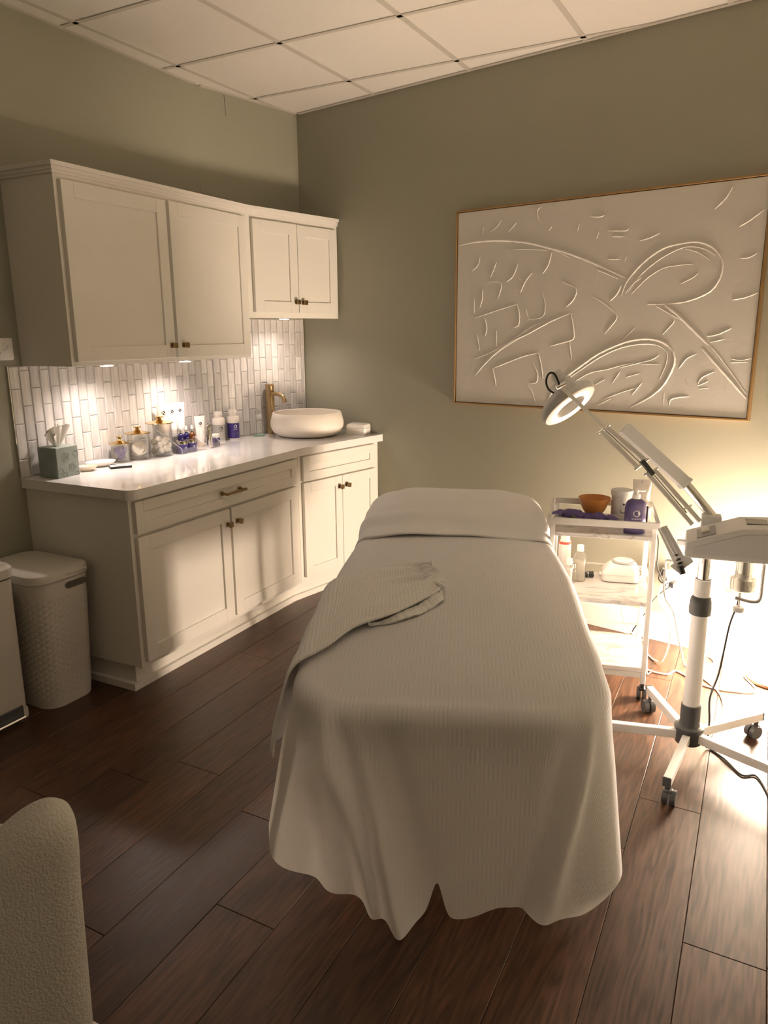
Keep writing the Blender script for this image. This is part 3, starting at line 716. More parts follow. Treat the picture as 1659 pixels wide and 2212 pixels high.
mb.add(vs, [(i*nb+j, (i+1)*nb+j, (i+1)*nb+j+1, i*nb+j+1) for i in range(na-1) for j in range(nb-1)], True); mb.uv = uv; mb.auto = False
TR = obj('knit_throw', mb, M_THROW); TR.location = (BO.x,BO.y,0); TR.rotation_euler = (0,0,BANG)
so = TR.modifiers.new('thickness', 'SOLIDIFY'); so.thickness = .006; so.offset = 1
tag(TR, 'bunched ribbed white wrap lying over the left edge of the bed', 'wrap')
cuff = MB()
def cuffring(b0, b1, k):
    for j in range(k):
        b = b0+(b1-b0)*j/(k-1); q = UPc[0].lerp(LOc[0], b); P = bsurf(q.x, q.y+.012, .022+.008*math.sin(j*2.4)); Q = bsurf(q.x+.004*math.sin(j), q.y-.045, .026+.006*math.sin(j*1.7))
        cuff.tube([P, (P+Q)/2+Vector((0,0,.010)), Q], lambda t: .0105-.004*abs(t-.4), 8)
cuffring(.04, .96, 13)
c_ = obj('gathered_cuff', cuff, M_THROW, TR)
# second layer edge peeping out below the wrap
mb = MB(); vs = []; uv = []
for i in range(60):
    a = i/59; q = LOc[int(a*.45*(na-1))]; 
    for j in range(8):
        b = j/7; w_ = .055*math.sin(math.pi*min(1,a*1.05+.03)); n_ = Vector((-.8,.35,0))
        P = bsurf(q.x-.8*w_*b*1.0+.01, q.y+.40*w_*b-.005, .010*(1-b)+.004+.003*math.sin(a*20)); vs.append(P[:]); uv.append((a*.5, b*.06))
mb.add(vs, [(i*8+j, (i+1)*8+j, (i+1)*8+j+1, i*8+j+1) for i in range(59) for j in range(7)], True); mb.uv = uv
o = obj('under_layer', mb, M_THROW, TR); so = o.modifiers.new('thickness', 'SOLIDIFY'); so.thickness = .005; so.offset = 1

# ------------------------------------------------------------------ laundry hamper and step bin
HP = thing('laundry_hamper', 'tall off-white woven-pattern plastic hamper with a lid, beside the base cabinet', 'hamper', (.244,-2.215,0), 0)
def rrect(hx, hy, r, n=8):
    return [(sx*(hx-r)+r*math.cos(a), sy*(hy-r)+r*math.sin(a)) for sx, sy, a0 in ((1,1,0),(-1,1,90),(-1,-1,180),(1,-1,270)) for a in [R(a0+90*i/n) for i in range(n+1)]]
def loft(rings):
    mb = MB(); n = len(rings[0][0]); vs = [(x,y,z) for pl, z in rings for x, y in pl]
    return mb.add(vs, [(k*n+i, k*n+(i+1)%n, (k+1)*n+(i+1)%n, (k+1)*n+i) for k in range(len(rings)-1) for i in range(n)], True)
def capped(rings):
    mb = loft(rings); n = len(rings[0][0]); o = (len(rings)-1)*n
    mb.f += [tuple(range(n-1,-1,-1)), tuple(range(o,o+n))]; mb.sm += [False, False]; return mb
hx = lambda z: .172+.022*(z/.56); hy = lambda z: .118+.020*(z/.56); hr = .07
obj('basket', capped([(rrect(hx(z),hy(z),hr), z) for z in (.001,.004,.1,.2,.3,.4,.5,.545)]), M_BIN, HP)
wv = MB(); rows_ = 34
per = rrect(1,1,.4,8)
for rI in range(rows_):                         # raised weave: short slanted bars in brick pattern on every row
    z = .045+rI*.0128; pl = rrect(hx(z)+.0006, hy(z)+.0006, hr, 8); P = [Vector((x,y,0)) for x,y in pl]+[Vector((*pl[0],0))]
    Ls = [0]
    for i in range(len(P)-1): Ls.append(Ls[-1]+(P[i+1]-P[i]).length)
    def at(d):
        d %= Ls[-1]
        for i in range(len(Ls)-1):
            if Ls[i+1] >= d: f = (d-Ls[i])/max(1e-6, Ls[i+1]-Ls[i]); q = P[i].lerp(P[i+1], f); tg = (P[i+1]-P[i]).normalized(); return q, Vector((tg.y,-tg.x,0))
        return P[-1], Vector((1,0,0))
    nb_ = 27; st = Ls[-1]/nb_
    for k in range(nb_):
        d = (k+.5*(rI % 2))*st; vs = []
        for f, hgt in ((0,.0),(.15,.0017),(.75,.0017),(.9,0)):
            q, nn = at(d+f*st); dz = .0015*(f-.4)
            vs += [(q.x+nn.x*hgt, q.y+nn.y*hgt, z-.0045+dz), (q.x+nn.x*hgt, q.y+nn.y*hgt, z+.0045+dz)]
        wv.add(vs, [(0,2,3,1),(2,4,5,3),(4,6,7,5)], True)
obj('woven_ribs', wv, M_BIN, HP, kind='stuff')
obj('lid', capped([(rrect(.196,.140,.075),.541),(rrect(.200,.144,.078),.546),(rrect(.200,.144,.078),.565),(rrect(.196,.140,.075),.576),(rrect(.18,.124,.065),.582)]), M_BIN, HP)
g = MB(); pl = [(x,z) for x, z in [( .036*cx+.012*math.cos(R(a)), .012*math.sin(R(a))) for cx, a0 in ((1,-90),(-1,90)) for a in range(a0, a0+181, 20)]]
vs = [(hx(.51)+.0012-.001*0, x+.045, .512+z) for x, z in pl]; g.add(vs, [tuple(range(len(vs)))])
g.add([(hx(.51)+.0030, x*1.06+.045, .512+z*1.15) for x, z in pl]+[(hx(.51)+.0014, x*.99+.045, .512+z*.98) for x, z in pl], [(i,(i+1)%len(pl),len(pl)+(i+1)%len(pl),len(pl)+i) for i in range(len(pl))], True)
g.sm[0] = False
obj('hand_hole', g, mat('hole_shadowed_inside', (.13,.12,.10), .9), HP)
obj('lid_tab', MB().box(.1985,.2025,.0,.1,.558,.567,.002), M_BIN, HP)
BN = thing('step_bin', 'white step-on waste bin with a steel pedal, in front of the hamper', 'bin', (.206,-2.535,0), 0)
obj('body', capped([(rrect(.152+.006*z,.150+.004*z,.04),z) for z in (.012,.2,.4,.585)]), M_BIN, BN)
obj('base_skirt', capped([(rrect(.158,.156,.045),.001),(rrect(.158,.156,.045),.03),(rrect(.155,.153,.042),.035)]), M_BIN, BN)
obj('lid', capped([(rrect(.158,.158,.045),.590),(rrect(.162,.162,.05),.594),(rrect(.162,.162,.05),.628),(rrect(.152,.152,.045),.640),(rrect(.12,.11,.03),.645)]), M_BIN, BN)
obj('hinge_gap', capped([(rrect(.156,.154,.042),.585),(rrect(.156,.154,.042),.590)]), M_DGREY, BN)
obj('pedal_recess', MB().box(.1535,.1610,-.085,.115,.016,.062,.003), M_DGREY, BN)
obj('pedal', MB().box(.157,.183,-.085,.110,.014,.024,.004), M_CHROME, BN)
# ------------------------------------------------------------------ armchair cut by the lower left corner
CH = thing('armchair', 'cream boucle armchair, only its rounded backrest corner in the lower left corner', 'chair', (1.651,-3.560,0), R(55))
top = [(-.55,.50),(-.53,.575),(-.49,.625),(-.455,.638),(-.42,.632),(-.37,.60),(-.31,.575),(-.245,.565),(-.18,.572),(-.12,.595),(-.075,.628),(-.04,.648),(-.005,.655),(.022,.643),(.035,.615),(.037,.57),(.033,.50)]
top = [(x, z-.012) for x, z in top]
pl = [(-.53,.03),(-.555,.20),(-.56,.38)]+top+[(.031,.42),(.027,.26),(.022,.10),(.015,.03)]
pc = catmull([Vector((*q,0)) for q in pl]+[Vector((*pl[0],0))], 5)[:-1]; pl = [(q.x,q.y) for q in pc]
bk = MB(); n_ = len(pl); vs = []; RN = 12
for k in range(RN+1):
    a = math.pi*k/RN; y = -.062*math.cos(a); ins = .055*(1-math.sin(a))**1.6
    cx, cz = -.235, .33
    vs += [(cx+(x-cx)*(1-ins/.3), y, cz+(z-cz)*(1-ins/.33)) for x, z in pl]
bk.add(vs, [(k*n_+i, k*n_+(i+1)%n_, (k+1)*n_+(i+1)%n_, (k+1)*n_+i) for k in range(RN) for i in range(n_)], True)
bk.f += [tuple(range(n_-1,-1,-1)), tuple(RN*n_+i for i in range(n_))]; bk.sm += [True, True]
CHX = .26
bk.xf(Matrix.Translation((CHX,0,0)))
obj('backrest', bk, M_BOUCLE, CH)
obj('seat', MB().box(CHX-.52,CHX-.08,.05,.45,.25,.38,.05), M_BOUCLE, CH)
for x in (CHX-.46,CHX-.12):
    for y in (.08,.42): obj('leg', MB().cyl((x,y,.27),(x*1.03,y,.001),.018,.012,n=10), M_DBRASS, CH)

# ------------------------------------------------------------------ helpers for small goods
def logo(r):
    """round mark: disc split by an S-shaped swoosh and a thin crescent at its left; returns (dark verts/faces, light verts/faces)"""
    n = 22; dv = [(r*math.cos(2*math.pi*i/n), r*math.sin(2*math.pi*i/n)) for i in range(n)]; df = [tuple(range(n))]
    lv = []; lf = []
    def strip(P, W):
        o = len(lv)
        for i, (x, y) in enumerate(P):
            x0, y0 = P[max(i-1,0)]; x1, y1 = P[min(i+1,len(P)-1)]; L = math.hypot(x1-x0,y1-y0); nx, ny = -(y1-y0)/L, (x1-x0)/L
            lv.append(((x+nx*W[i])*r,(y+ny*W[i])*r)); lv.append(((x-nx*W[i])*r,(y-ny*W[i])*r))
        for i in range(len(P)-1): lf.append((o+2*i,o+2*i+1,o+2*i+3,o+2*i+2))
    strip([(-.62,.62),(-.35,.42),(0,.22),(.25,.02),(.15,-.2),(.3,-.42),(.75,-.52)][::1], [.05,.12,.14,.13,.12,.12,.06])
    strip([(.58*math.cos(R(a))-.12,.9*math.sin(R(a))) for a in range(110,260,20)], [.07]*8)
    return (dv, df), (lv, lf)
BRAND = text_mesh('iS CLINICAL', 1.0, .01)
def printed(parent, surf, r, z, dark, light, lines=(), name_size=None, lift=.0004):
    """logo, name and fine print laid on a surface; surf(x, z, lift) -> point"""
    (dv, df), (lv, lf) = logo(r)
    a = MB().add([surf(x, z+y, lift) for x, y in dv], df)
    tv, tf = BRAND; k = name_size or r*.52
    a.add([surf(x*k, z-r*1.75+y*k, lift) for x, y in tv], tf)
    for dz, hw in lines: a.add([surf(-hw, z+dz-.0007, lift), surf(hw, z+dz-.0007, lift), surf(hw, z+dz+.0007, lift), surf(-hw, z+dz+.0007, lift)], [(0,1,2,3)])
    o = obj('printed_mark', a, dark, parent)
    obj('mark_swoosh', MB().add([surf(x, z+y, lift+.0003) for x, y in lv], lf), light, o)
def cylsurf(Rr): return lambda x, z, l: ((Rr+l)*math.sin(x/Rr), -(Rr+l)*math.cos(x/Rr), z)
def cream_tube(loc, rotz, h, w, label, m=None, capm=None):
    t = thing('squeeze_tube', label, 'tube', loc, rotz, 'squeeze tubes on the counter')
    m = m or M_TUBE
    def ring(z, a, b, n=24): return [(a*math.cos(2*math.pi*i/n), b*math.sin(2*math.pi*i/n)) for i in range(n)], z
    hc = .026
    rings = [ring(hc, w*.36, w*.36), ring(hc+.006, w*.40, w*.38)]
    for k in range(1, 8): f = k/7; rings.append(ring(hc+.006+(h-hc-.020)*f, w*(.40+.10*f), w*.38*(1-f)+.0022))
    rings.append(ring(h-.012, w*.5, .0018)); rings.append(ring(h, w*.5, .0018))
    obj('tube_body', capped(rings), m, t)
    obj('cap', capped([ring(0, w*.33, w*.33), ring(.002, w*.345, w*.345), ring(hc, w*.36, w*.36)]), capm or M_WPLAST, t)
    def surf(x, z, l):
        f = min(1, max(0, (z-hc-.006)/(h-hc-.020))); a = w*(.40+.10*f); b = w*.38*(1-f)+.0022
        return (x, -(b*math.sqrt(max(0, 1-(x/a)**2))+l+.0003), z)
    zl = h*.76; printed(t, surf, w*.16, zl, M_PRINTB, m, [(-h*.26,w*.22),(-h*.30,w*.26),(-h*.34,w*.2)])
    return t
def rot_bottle(name, label, cat, loc, rotz, parts, group=None):
    t = thing(name, label, cat, loc, rotz, group)
    for nm, prof, m in parts: obj(nm, MB().lathe(prof, 28), m, t)
    return t

# ------------------------------------------------------------------ on the countertop
ZT = ZC+.0005
FA = R(62)
# tissue box
TB = thing('tissue_box', 'sage green embossed cube tissue box with a tissue pulled up', 'tissue box', (.128,-1.945,ZT), R(94))
TBW, TBD, TBH = .060, .055, .132
M_BOXG = mat('sage_card', (.28,.325,.295), .55)
obj('carton', MB().box(-TBW,TBW,-TBD,TBD,0,TBH,.0015), M_BOXG, TB)
fl = MB()
def ringline(c, r, axis, wob=.12, lob=5, ph=0):
    P = []
    for i in range(25):
        a = 2*math.pi*i/24; rr = r*(1+wob*math.sin(lob*a+ph)); P.append((c[0]+rr*math.cos(a), c[1]+rr*math.sin(a)))
    fl.tube([((x,-TBD-.0004,z) if axis == 0 else (-TBW-.0004,x,z)) for x, z in P], .0007, 5, False, False)
for c, r in (((-.012,.088),.020),((-.012,.088),.011),((-.011,.088),.005),((.022,.040),.017),((.022,.040),.009),((-.042,.030),.012),((.046,.098),.013),((-.02,.012),.011),((.047,.010),.010)): ringline(c, r, 0, .13, 5, c[0]*90)
for c, r in (((-.02,.09),.018),((-.02,.09),.009),((.022,.045),.016),((-.03,.025),.012),((.03,.11),.01)): ringline(c, r, 1, .13, 5, c[0]*90)
obj('embossed_flowers', fl, mat('sage_emboss', (.20,.235,.215), .5), TB)
ti = MB()
def tiss(k, ph):
    def f(u, v):
        a = (u-.5)*2.6+ph; rr = .014+.036*v*(1+.35*math.sin(7*u+ph*3)); hh = TBH-.004+.092*v*(.80+.25*math.sin(5*u+ph))
        return (rr*math.cos(a)-.006*v*k, .65*rr*math.sin(a)+.010*math.sin(9*u+ph)*v, hh)
    ti.grid(f, 22, 12)
tiss(0, .3); tiss(1, 1.5); tiss(-1, 2.7); tiss(.5, 3.9); tiss(-.5, 5.1); tiss(0, 5.9)
obj('tissue', ti, mat('tissue_paper', (.85,.81,.77), .9), TB)
# two little dishes
def dish(loc, rx, label, m, rz=0):
    o = obj('trinket_dish', MB().lathe([(0,.003),(rx*.45,.003),(rx*.55,0.0),(rx*.6,.0),(rx*.8,.010),(rx,.022),(rx*.985,.0235),(rx*.78,.0125),(rx*.5,.006),(0,.006)], 32, ey=.72), m)
    o.location = loc; o.rotation_euler = (0,0,rz); return tag(o, label, 'dish', 'little dishes on the counter')
dish((.096,-1.692,ZT), .072, 'shallow white oval dish next to the smallest glass jar', M_WCERAM, R(70))
dish((.140,-1.808,ZT), .046, 'small cream dish partly behind the tissue box', mat('cream_glaze', (.80,.68,.55), .3), R(60))
# small black edged card
CD_ = thing('name_card', 'small black-edged card lying flat at the front of the jars', 'card', (.212,-1.680,ZT), R(58))
obj('slab', MB().box(-.048,.048,-.026,.026,0,.010,.001), M_BLACK, CD_)
obj('white_face', MB().box(-.046,.046,-.024,.024,.0100,.0106), M_WPLAST, CD_)
mb = MB()
for k in range(9): mb.box(-.03+k*.0065, -.0265+k*.0065, -.010+.002*(k%3), .010-.002*(k%2), .0107, .0109)
obj('dark_print', mb, M_PRINTB, CD_)
# three glass canisters with gold lids
def canister(label, loc, r, h, lr):
    t = thing('glass_canister', label, 'jar', loc, 0, 'gold-lidded glass canisters')
    obj('glass_body', MB().lathe([(0,.0),(r*.96,.0),(r,.004),(r,h),(r*.955,h),(r*.955,.012),(0,.010)], 36), M_GLASS, t)
    l = obj('lid', MB().lathe([(0,h+.0008),(lr*.97,h+.0008),(lr,h+.0025),(lr*.985,h+.005),(lr*.60,h+.0085),(lr*.28,h+.014),(lr*.15,h+.021),(lr*.14,h+.025)], 36), M_GOLD, t)
    k = obj('finial', MB().lathe([(lr*.14,h+.025),(lr*.20,h+.028),(lr*.29,h+.030),(lr*.29,h+.0345),(lr*.18,h+.037),(0,h+.038)], 20), M_GOLD, l)
    return t
CI = [(.095,-1.565,.044,.090,.052), (.112,-1.463,.051,.128,.064), (.130,-1.330,.060,.165,.072)]
canister('smallest gold-lidded glass canister, filled with purple applicator brushes', (CI[0][0],CI[0][1],ZT), *CI[0][2:])
canister('middle gold-lidded glass canister, filled with round cotton pads', (CI[1][0],CI[1][1],ZT), *CI[1][2:])
canister('tallest gold-lidded glass canister, filled with cotton balls', (CI[2][0],CI[2][1],ZT), *CI[2][2:])
rn = random.Random(3)
M_LAV = mat('violet_bristle', (.22,.13,.50), .5)
c0 = CI[0]
for k in range(46):
    a = rn.uniform(0,6.28); tlt = rn.uniform(.08,.85); L = rn.uniform(.052,.068); q = Vector((c0[0]+.010*math.cos(a+1.3), c0[1]+.010*math.sin(a+1.3), ZT+.014)); d = Vector((math.sin(tlt)*math.cos(a), math.sin(tlt)*math.sin(a), math.cos(tlt)))
    mx = .037; sc_ = min(1, mx/max(1e-4, math.sin(tlt)*L+.010))
    e_ = q+d*L; e_.x = c0[0]+(e_.x-c0[0])*sc_; e_.y = c0[1]+(e_.y-c0[1])*sc_; e_.z = min(e_.z, ZT+.084)
    o = obj('applicator_brush', MB().tube([q, (q+e_)/2, e_], lambda t: .0011+.0016*ss(.5,.75,t)*(1-ss(.85,1.05,t)), 5, False), M_LAV)
    tag(o, 'thin purple applicator brush inside the smallest glass canister', 'brush', 'applicator brushes in the small canister')
c1 = CI[1]
for k, (dx, dy, z, tx, tz) in enumerate([(-.006,-.004,.055,58,20),(.004,.008,.050,66,50),(.010,-.012,.048,60,80),(-.012,.010,.045,72,120),(.0,-.006,.036,40,10),(.008,.004,.024,14,0),(-.006,.0,.018,8,40)]):
    mb = MB().lathe([(0,-.0025),(.030,-.0025),(.033,0),(.030,.0025),(0,.0025)], 28); mb.xf(Matrix.Rotation(R(tz),4,'Z') @ Matrix.Rotation(R(tx),4,'X'))
    o = obj('cotton_pad', mb, M_FELT); o.location = (c1[0]+dx*.8, c1[1]+dy*.8, ZT+.012+z*.9); tag(o, 'round white cotton pad inside the middle glass canister', 'cotton pad', 'cotton pads in the middle canister')
c2 = CI[2]; placed = []
for k in range(34):
    for tr in range(300):
        a = rn.uniform(0,6.28); rr = .038*math.sqrt(rn.random()); q = Vector((c2[0]+rr*math.cos(a), c2[1]+rr*math.sin(a), ZT+.026+rn.random()*(.018+.045*tr/300)))
        if all((q-p_).length > .0245 for p_ in placed): placed.append(q); break
    else: continue
    bm = bmesh.new(); bmesh.ops.create_icosphere(bm, subdivisions=2, radius=.0158)
    for v in bm.verts: v.co *= 1+rn.uniform(-.09,.09)
    me = bpy.data.meshes.new('cotton_ball'); bm.to_mesh(me); bm.free(); me.polygons.foreach_set('use_smooth', [True]*len(me.polygons))
    o = obj('cotton_ball', me, M_FELT); o.location = q; tag(o, 'fluffy white cotton ball inside the tallest glass canister', 'cotton ball', 'cotton balls in the tall canister')
# clear stepped organiser
OG = thing('acrylic_organizer', 'clear acrylic stepped organizer holding skincare on the counter', 'organizer', (.030,-1.115,ZT), 0)
OW0, OW1 = -.150, .150
def side(y):
    mb = MB(); pl = [(0,0),(.178,0),(.178,.030),(.010,.118),(0,.118)]
    mb.add([(x,y-.0012,z) for x,z in pl]+[(x,y+.0012,z) for x,z in pl], [(0,1,2,3,4),(9,8,7,6,5)]+[(i,(i+1)%5,5+(i+1)%5,5+i) for i in range(5)]); return mb
for y in (OW0, .03, OW1): 
    sd = obj('side_panel' if y != .03 else 'divider', side(y), M_ACRYL, OG)
    obj('bright_edge', MB().tube([(.010,y,.1185),(.178,y,.0305),(.1785,y,.001)], .0010, 5, False), mat('acrylic_edge', (.8,.76,.76), .2), sd)
obj('front_lip', MB().box(.176,.1785,OW0,OW1,0,.028), M_ACRYL, OG)
obj('base_sheet', MB().box(.0015,.176,OW0+.0013,.0287,0,.0025), M_ACRYL, OG)
obj('rear_step', MB().box(.002,.062,OW0+.0014,.0286,.072,.0745).box(.0605,.063,OW0+.0014,.0286,.0026,.072), M_ACRYL, OG)
obj('mid_step', MB().box(.0632,.112,OW0+.0014,.0286,.036,.0385).box(.1105,.113,OW0+.0014,.0286,.0026,.036), M_ACRYL, OG)
obj('back_sheet', MB().box(-.0012,.0013,OW0,OW1,0,.118), M_ACRYL, OG)
# squeeze tubes
zr = ZT+.0752
cream_tube((.064,-1.232,zr), FA, .172, .066, 'cream coloured squeeze tube, leftmost of the three standing behind the tall canister', M_TUBEC)
cream_tube((.062,-1.168,zr), FA, .172, .060, 'white squeeze tube in the middle of the three on the top step')
cream_tube((.062,-1.110,zr), FA, .174, .060, 'white squeeze tube, rightmost of the three on the top step')
cream_tube((.105,-1.005,ZT), FA, .168, .058, 'white squeeze tube standing alone beside the dropper bottles', capm=mat('cream_cap', (.80,.68,.55), .4))
# dropper bottles
def dropper(loc, label, glassm, bulb=True):
    r = .0165; t = rot_bottle('dropper_bottle', label, 'bottle', loc, FA, [('bottle_body', [(0,0),(r*.95,0),(r,.002),(r,.040),(r*.85,.047),(r*.45,.052),(r*.42,.056)], glassm), ('collar', [(0,.0561),(r*.55,.0561),(r*.55,.070),(0,.070)], M_CHROME)], 'dropper bottles')
    if bulb: obj('rubber_bulb', MB().lathe([(r*.38,.0701),(r*.36,.080),(r*.28,.088),(0,.0905)], 16), M_WPLAST, t)
    else: obj('pump_top', MB().lathe([(r*.5,.0701),(r*.58,.074),(r*.58,.084),(r*.5,.088),(0,.088)], 18), M_WPLAST, t)
    (dv,df),(lv,lf) = logo(.0055); cs_ = cylsurf(r)
    o = obj('printed_mark', MB().add([cs_(x,.024+y,.0003) for x,y in dv], df), M_PRINTW, t); obj('mark_swoosh', MB().add([cs_(x,.024+y,.0005) for x,y in lv], lf), glassm, o)
zm = ZT+.0392
dropper((.118,-1.170,zm), 'dark purple glass bottle with a white pump, leftmost of the three small serums', M_PGLASS, False)
dropper((.118,-1.128,zm), 'dark purple glass dropper bottle with a white bulb, middle of the three serums', M_PGLASS)
dropper((.122,-1.088,zm), 'amber brown glass dropper bottle with a white bulb, in front of the lone tube', M_AMBER)
# purple jars
def pot(loc, label, lidm, r=.030):
    t = rot_bottle('cream_pot', label, 'pot', loc, FA, [('pot_body', [(0,0),(r*.95,0),(r,.002),(r,.044),(0,.044)], M_PURPLE), ('lid', [(0,.0442),(r*1.0,.0442),(r*1.0,.062),(r*.96,.064),(0,.064)], lidm)], 'purple cream pots')
    (dv,df),(lv,lf) = logo(.0062); cs_ = cylsurf(r)
    o = obj('printed_mark', MB().add([cs_(x+.008,.026+y,.0003) for x,y in dv], df), M_PRINTW, t); obj('mark_swoosh', MB().add([cs_(x+.008,.026+y,.0005) for x,y in lv], lf), M_PURPLE, o)
pot((.172,-1.222,ZT+.003), 'purple cream pot with a silver lid, nearer the cotton ball canister', M_CHROME)
pot((.172,-1.158,ZT+.003), 'purple cream pot with a silver lid, nearer the silver pump bottles', M_CHROME)
pot((.150,-.935,ZT), 'small purple cream pot with a white lid beside the grey foam bottle', M_WPLAST, .024)
# slim silver serum pumps
for y, lb in ((-1.035,'slim silver airless serum bottle at the front of the organizer, left of the pair'), (-1.008,'slim silver airless serum bottle at the front of the organizer, right of the pair')):
    r = .0115; rot_bottle('serum_bottle', lb, 'bottle', (.188-.012*(y > -1.02), y, ZT), FA, [('bottle_body', [(0,0),(r*.95,0),(r,.003),(r,.096),(r*.9,.099),(r*.9,.104),(0,.104)], M_CHROME), ('clear_cap', [(r*.82,.104),(r*.82,.122),(r*.6,.127),(0,.127)], M_CHROME), ('actuator', [(r*.42,.1272),(r*.42,.137),(0,.138)], M_CHROME)], 'silver serum bottles')
# foam pump bottles
def foam(loc, label, m, lightprint, r=.035):
    t = rot_bottle('foam_bottle', label, 'bottle', loc, FA, [('bottle_body', [(0,0),(r*.96,0),(r,.003),(r*.99,.095),(0,.096)], m), ('base_band', [(r*.99,0.0),(r*1.012,.0005),(r*1.012,.007),(r*1.0,.0075)], M_WPLAST),
        ('shoulder', [(r*1.0,.0962),(r*1.06,.100),(r*1.06,.122),(r*.95,.134),(r*.62,.139),(r*.6,.1395)], M_WCERAM), ('pump_head', [(r*.62,.1397),(r*.64,.146),(r*.72,.150),(r*.72,.166),(r*.66,.170),(0,.171)], M_WCERAM)], 'foam pump bottles')
    obj('nozzle', MB().box(-.010,.010,-r*1.02,-r*.5,.152,.167,.004), M_WCERAM, t)
    printed(t, cylsurf(r*1.0), .0105, .077, M_PRINTW if lightprint else M_PRINTB, m, [(-.037,.013),(-.042,.012),(-.047,.010)])
foam((.060,-.800,ZT), 'silver grey foam pump bottle with a white top', M_SILVER, False)
foam((.075,-.690,ZT), 'purple foam pump bottle with a white top', M_PURPLE, True)
# clear soap dispenser
SD = thing('soap_dispenser', 'clear glass foaming soap dispenser left of the faucet', 'dispenser', (.128,-.515,ZT), FA)
obj('glass_bottle', MB().lathe([(.033,.016),(.030,.05),(.022,.085),(.017,.100),(.017,.106)], 28), M_GLASS, SD)
obj('thick_base', MB().lathe([(0,0),(.034,0),(.036,.003),(.035,.014),(.033,.016),(0,.016)], 28), M_GGLASS, SD)
obj('pump_collar', MB().lathe([(.0185,.100),(.021,.103),(.021,.122),(.016,.130),(.008,.132),(.0075,.145)], 24), mat('frosted_plastic', (.78,.76,.73), .25, trans=.4), SD)
obj('pump_head', MB().lathe([(.008,.145),(.0115,.149),(.0115,.166),(.009,.172),(0,.173)], 20), mat('frosted_plastic', (.8,.8,.8), .25), SD)
obj('dip_tube', MB().cyl((0,0,.02),(0,0,.10),.0028,n=8), M_WPLAST, SD)
# vessel sink
SK = tag(obj('vessel_sink', MB().lathe([(0,.0),(.145,0),(.175,.006),(.205,.025),(.219,.055),(.221,.080),(.214,.112),(.206,.139),(.203,.1415),(.199,.1395),(.206,.105),(.211,.075),(.203,.042),(.17,.02),(.03,.012),(0,.012)], 64), M_WCERAM), 'round matt white vessel sink standing on the counter', 'sink')
SK.location = (.372,-.358,ZT)
# faucet
FC = thing('faucet', 'tall brushed brass faucet with a curved spout behind the sink', 'faucet', (.122,-.385,ZT), R(-18))
obj('column', MB().lathe([(0,0),(.030,0),(.030,.004),(.0262,.006),(.0262,.288),(0,.288)], 28), M_BRASS, FC)
obj('top_cap', MB().lathe([(0,.2885),(.0262,.2885),(.0262,.300),(.025,.302),(0,.302)], 28), M_BRASS, FC)
obj('lever', MB().cyl((.010,0,.297),(.050,0,.292),.0042,n=10), M_BRASS, FC)
obj('spout', MB().tube([(.015,0,.247),(.06,0,.246),(.10,0,.244),(.128,0,.236),(.146,0,.215),(.153,0,.198)], .0125, 16), M_BRASS, FC)
# wipes box
WB = thing('wipes_box', 'white rounded wipes box on the counter between the sink and the back wall', 'box', (.632,-.190,ZT), R(8))
mb = capped([(rrect(.062,.048,.012),0),(rrect(.064,.050,.014),.004),(rrect(.064,.050,.014),.040),(rrect(.0625,.0485,.013),.0405)]); obj('tub', mb, M_WPLAST, WB)
mb = capped([(rrect(.0645,.0505,.014),.0415),(rrect(.0645,.0505,.014),.050),(rrect(.060,.046,.014),.062),(rrect(.050,.038,.012),.066)]); obj('lid', mb, M_WPLAST, WB)

# ------------------------------------------------------------------ three-tier trolley
TX, TY, TA = 2.289, -.996, R(13)
TRO = thing('salon_trolley', 'white three-tier trolley with marble-look shelves between the bed and the back wall', 'trolley', (TX,TY,0), TA)
def marble():
    m = mat('marble_shelf', (.66,.64,.62), .22); n, l = nodes_of(m); b = n['Principled BSDF']
    tc = n.new('ShaderNodeTexCoord'); mp = n.new('ShaderNodeMapping'); mp.inputs['Rotation'].default_value = (0,0,.5); mp.inputs['Scale'].default_value = (3.2,9,6); l.new(tc.outputs['Object'], mp.inputs[0])
    nz = n.new('ShaderNodeTexNoise'); nz.inputs['Scale'].default_value = 1.0; nz.inputs['Detail'].default_value = 5; nz.inputs['Distortion'].default_value = .8; l.new(mp.outputs[0], nz.inputs['Vector'])
    rp = n.new('ShaderNodeValToRGB'); e = rp.color_ramp.elements; e[0].position = .47; e[0].color = (.66,.64,.62,1); e[1].position = .53; e[1].color = (.66,.64,.62,1); q = e.new(.50); q.color = (.42,.40,.385,1)
    l.new(nz.outputs['Fac'], rp.inputs[0]); l.new(rp.outputs[0], b.inputs['Base Color']); return m
M_MARB = marble()
M_TFR = mat('trolley_paint', (.72,.71,.69), .35)
HX, HY = .205, .185
for sx in (-1,1):
    for sy in (-1,1):
        x, y = sx*(HX-.009), sy*(HY-.009)
        obj('post', MB().box(x-.010,x+.010,y-.010,y+.010,.075,.742,.002), M_TFR, TRO)
        k = MB().cyl((x,y,.075),(x,y,.052),.009,n=10); k.box(x-.012,x+.012,y-.010,y+.026,.044,.056,.003)
        cs_ = obj('caster', k, M_BLACK, TRO)
        for dx in (-.011,.011): obj('wheel', MB().cyl((x+dx-.007,y+.018,.0255),(x+dx+.007,y+.018,.0255),.0250,n=20), M_DGREY, cs_)
for z, th in ((.705,.018),(.430,.018),(.145,.020)):
    obj('shelf', MB().box(-HX+.002,HX-.002,-HY+.002,HY-.002,z-th,z,.002), M_MARB, TRO)
for y_ in (-HY+.012, HY-.012): obj('bottom_skirt', MB().box(-HX+.02,HX-.02,y_-.006,y_+.006,.100,.1245), M_TFR, TRO)
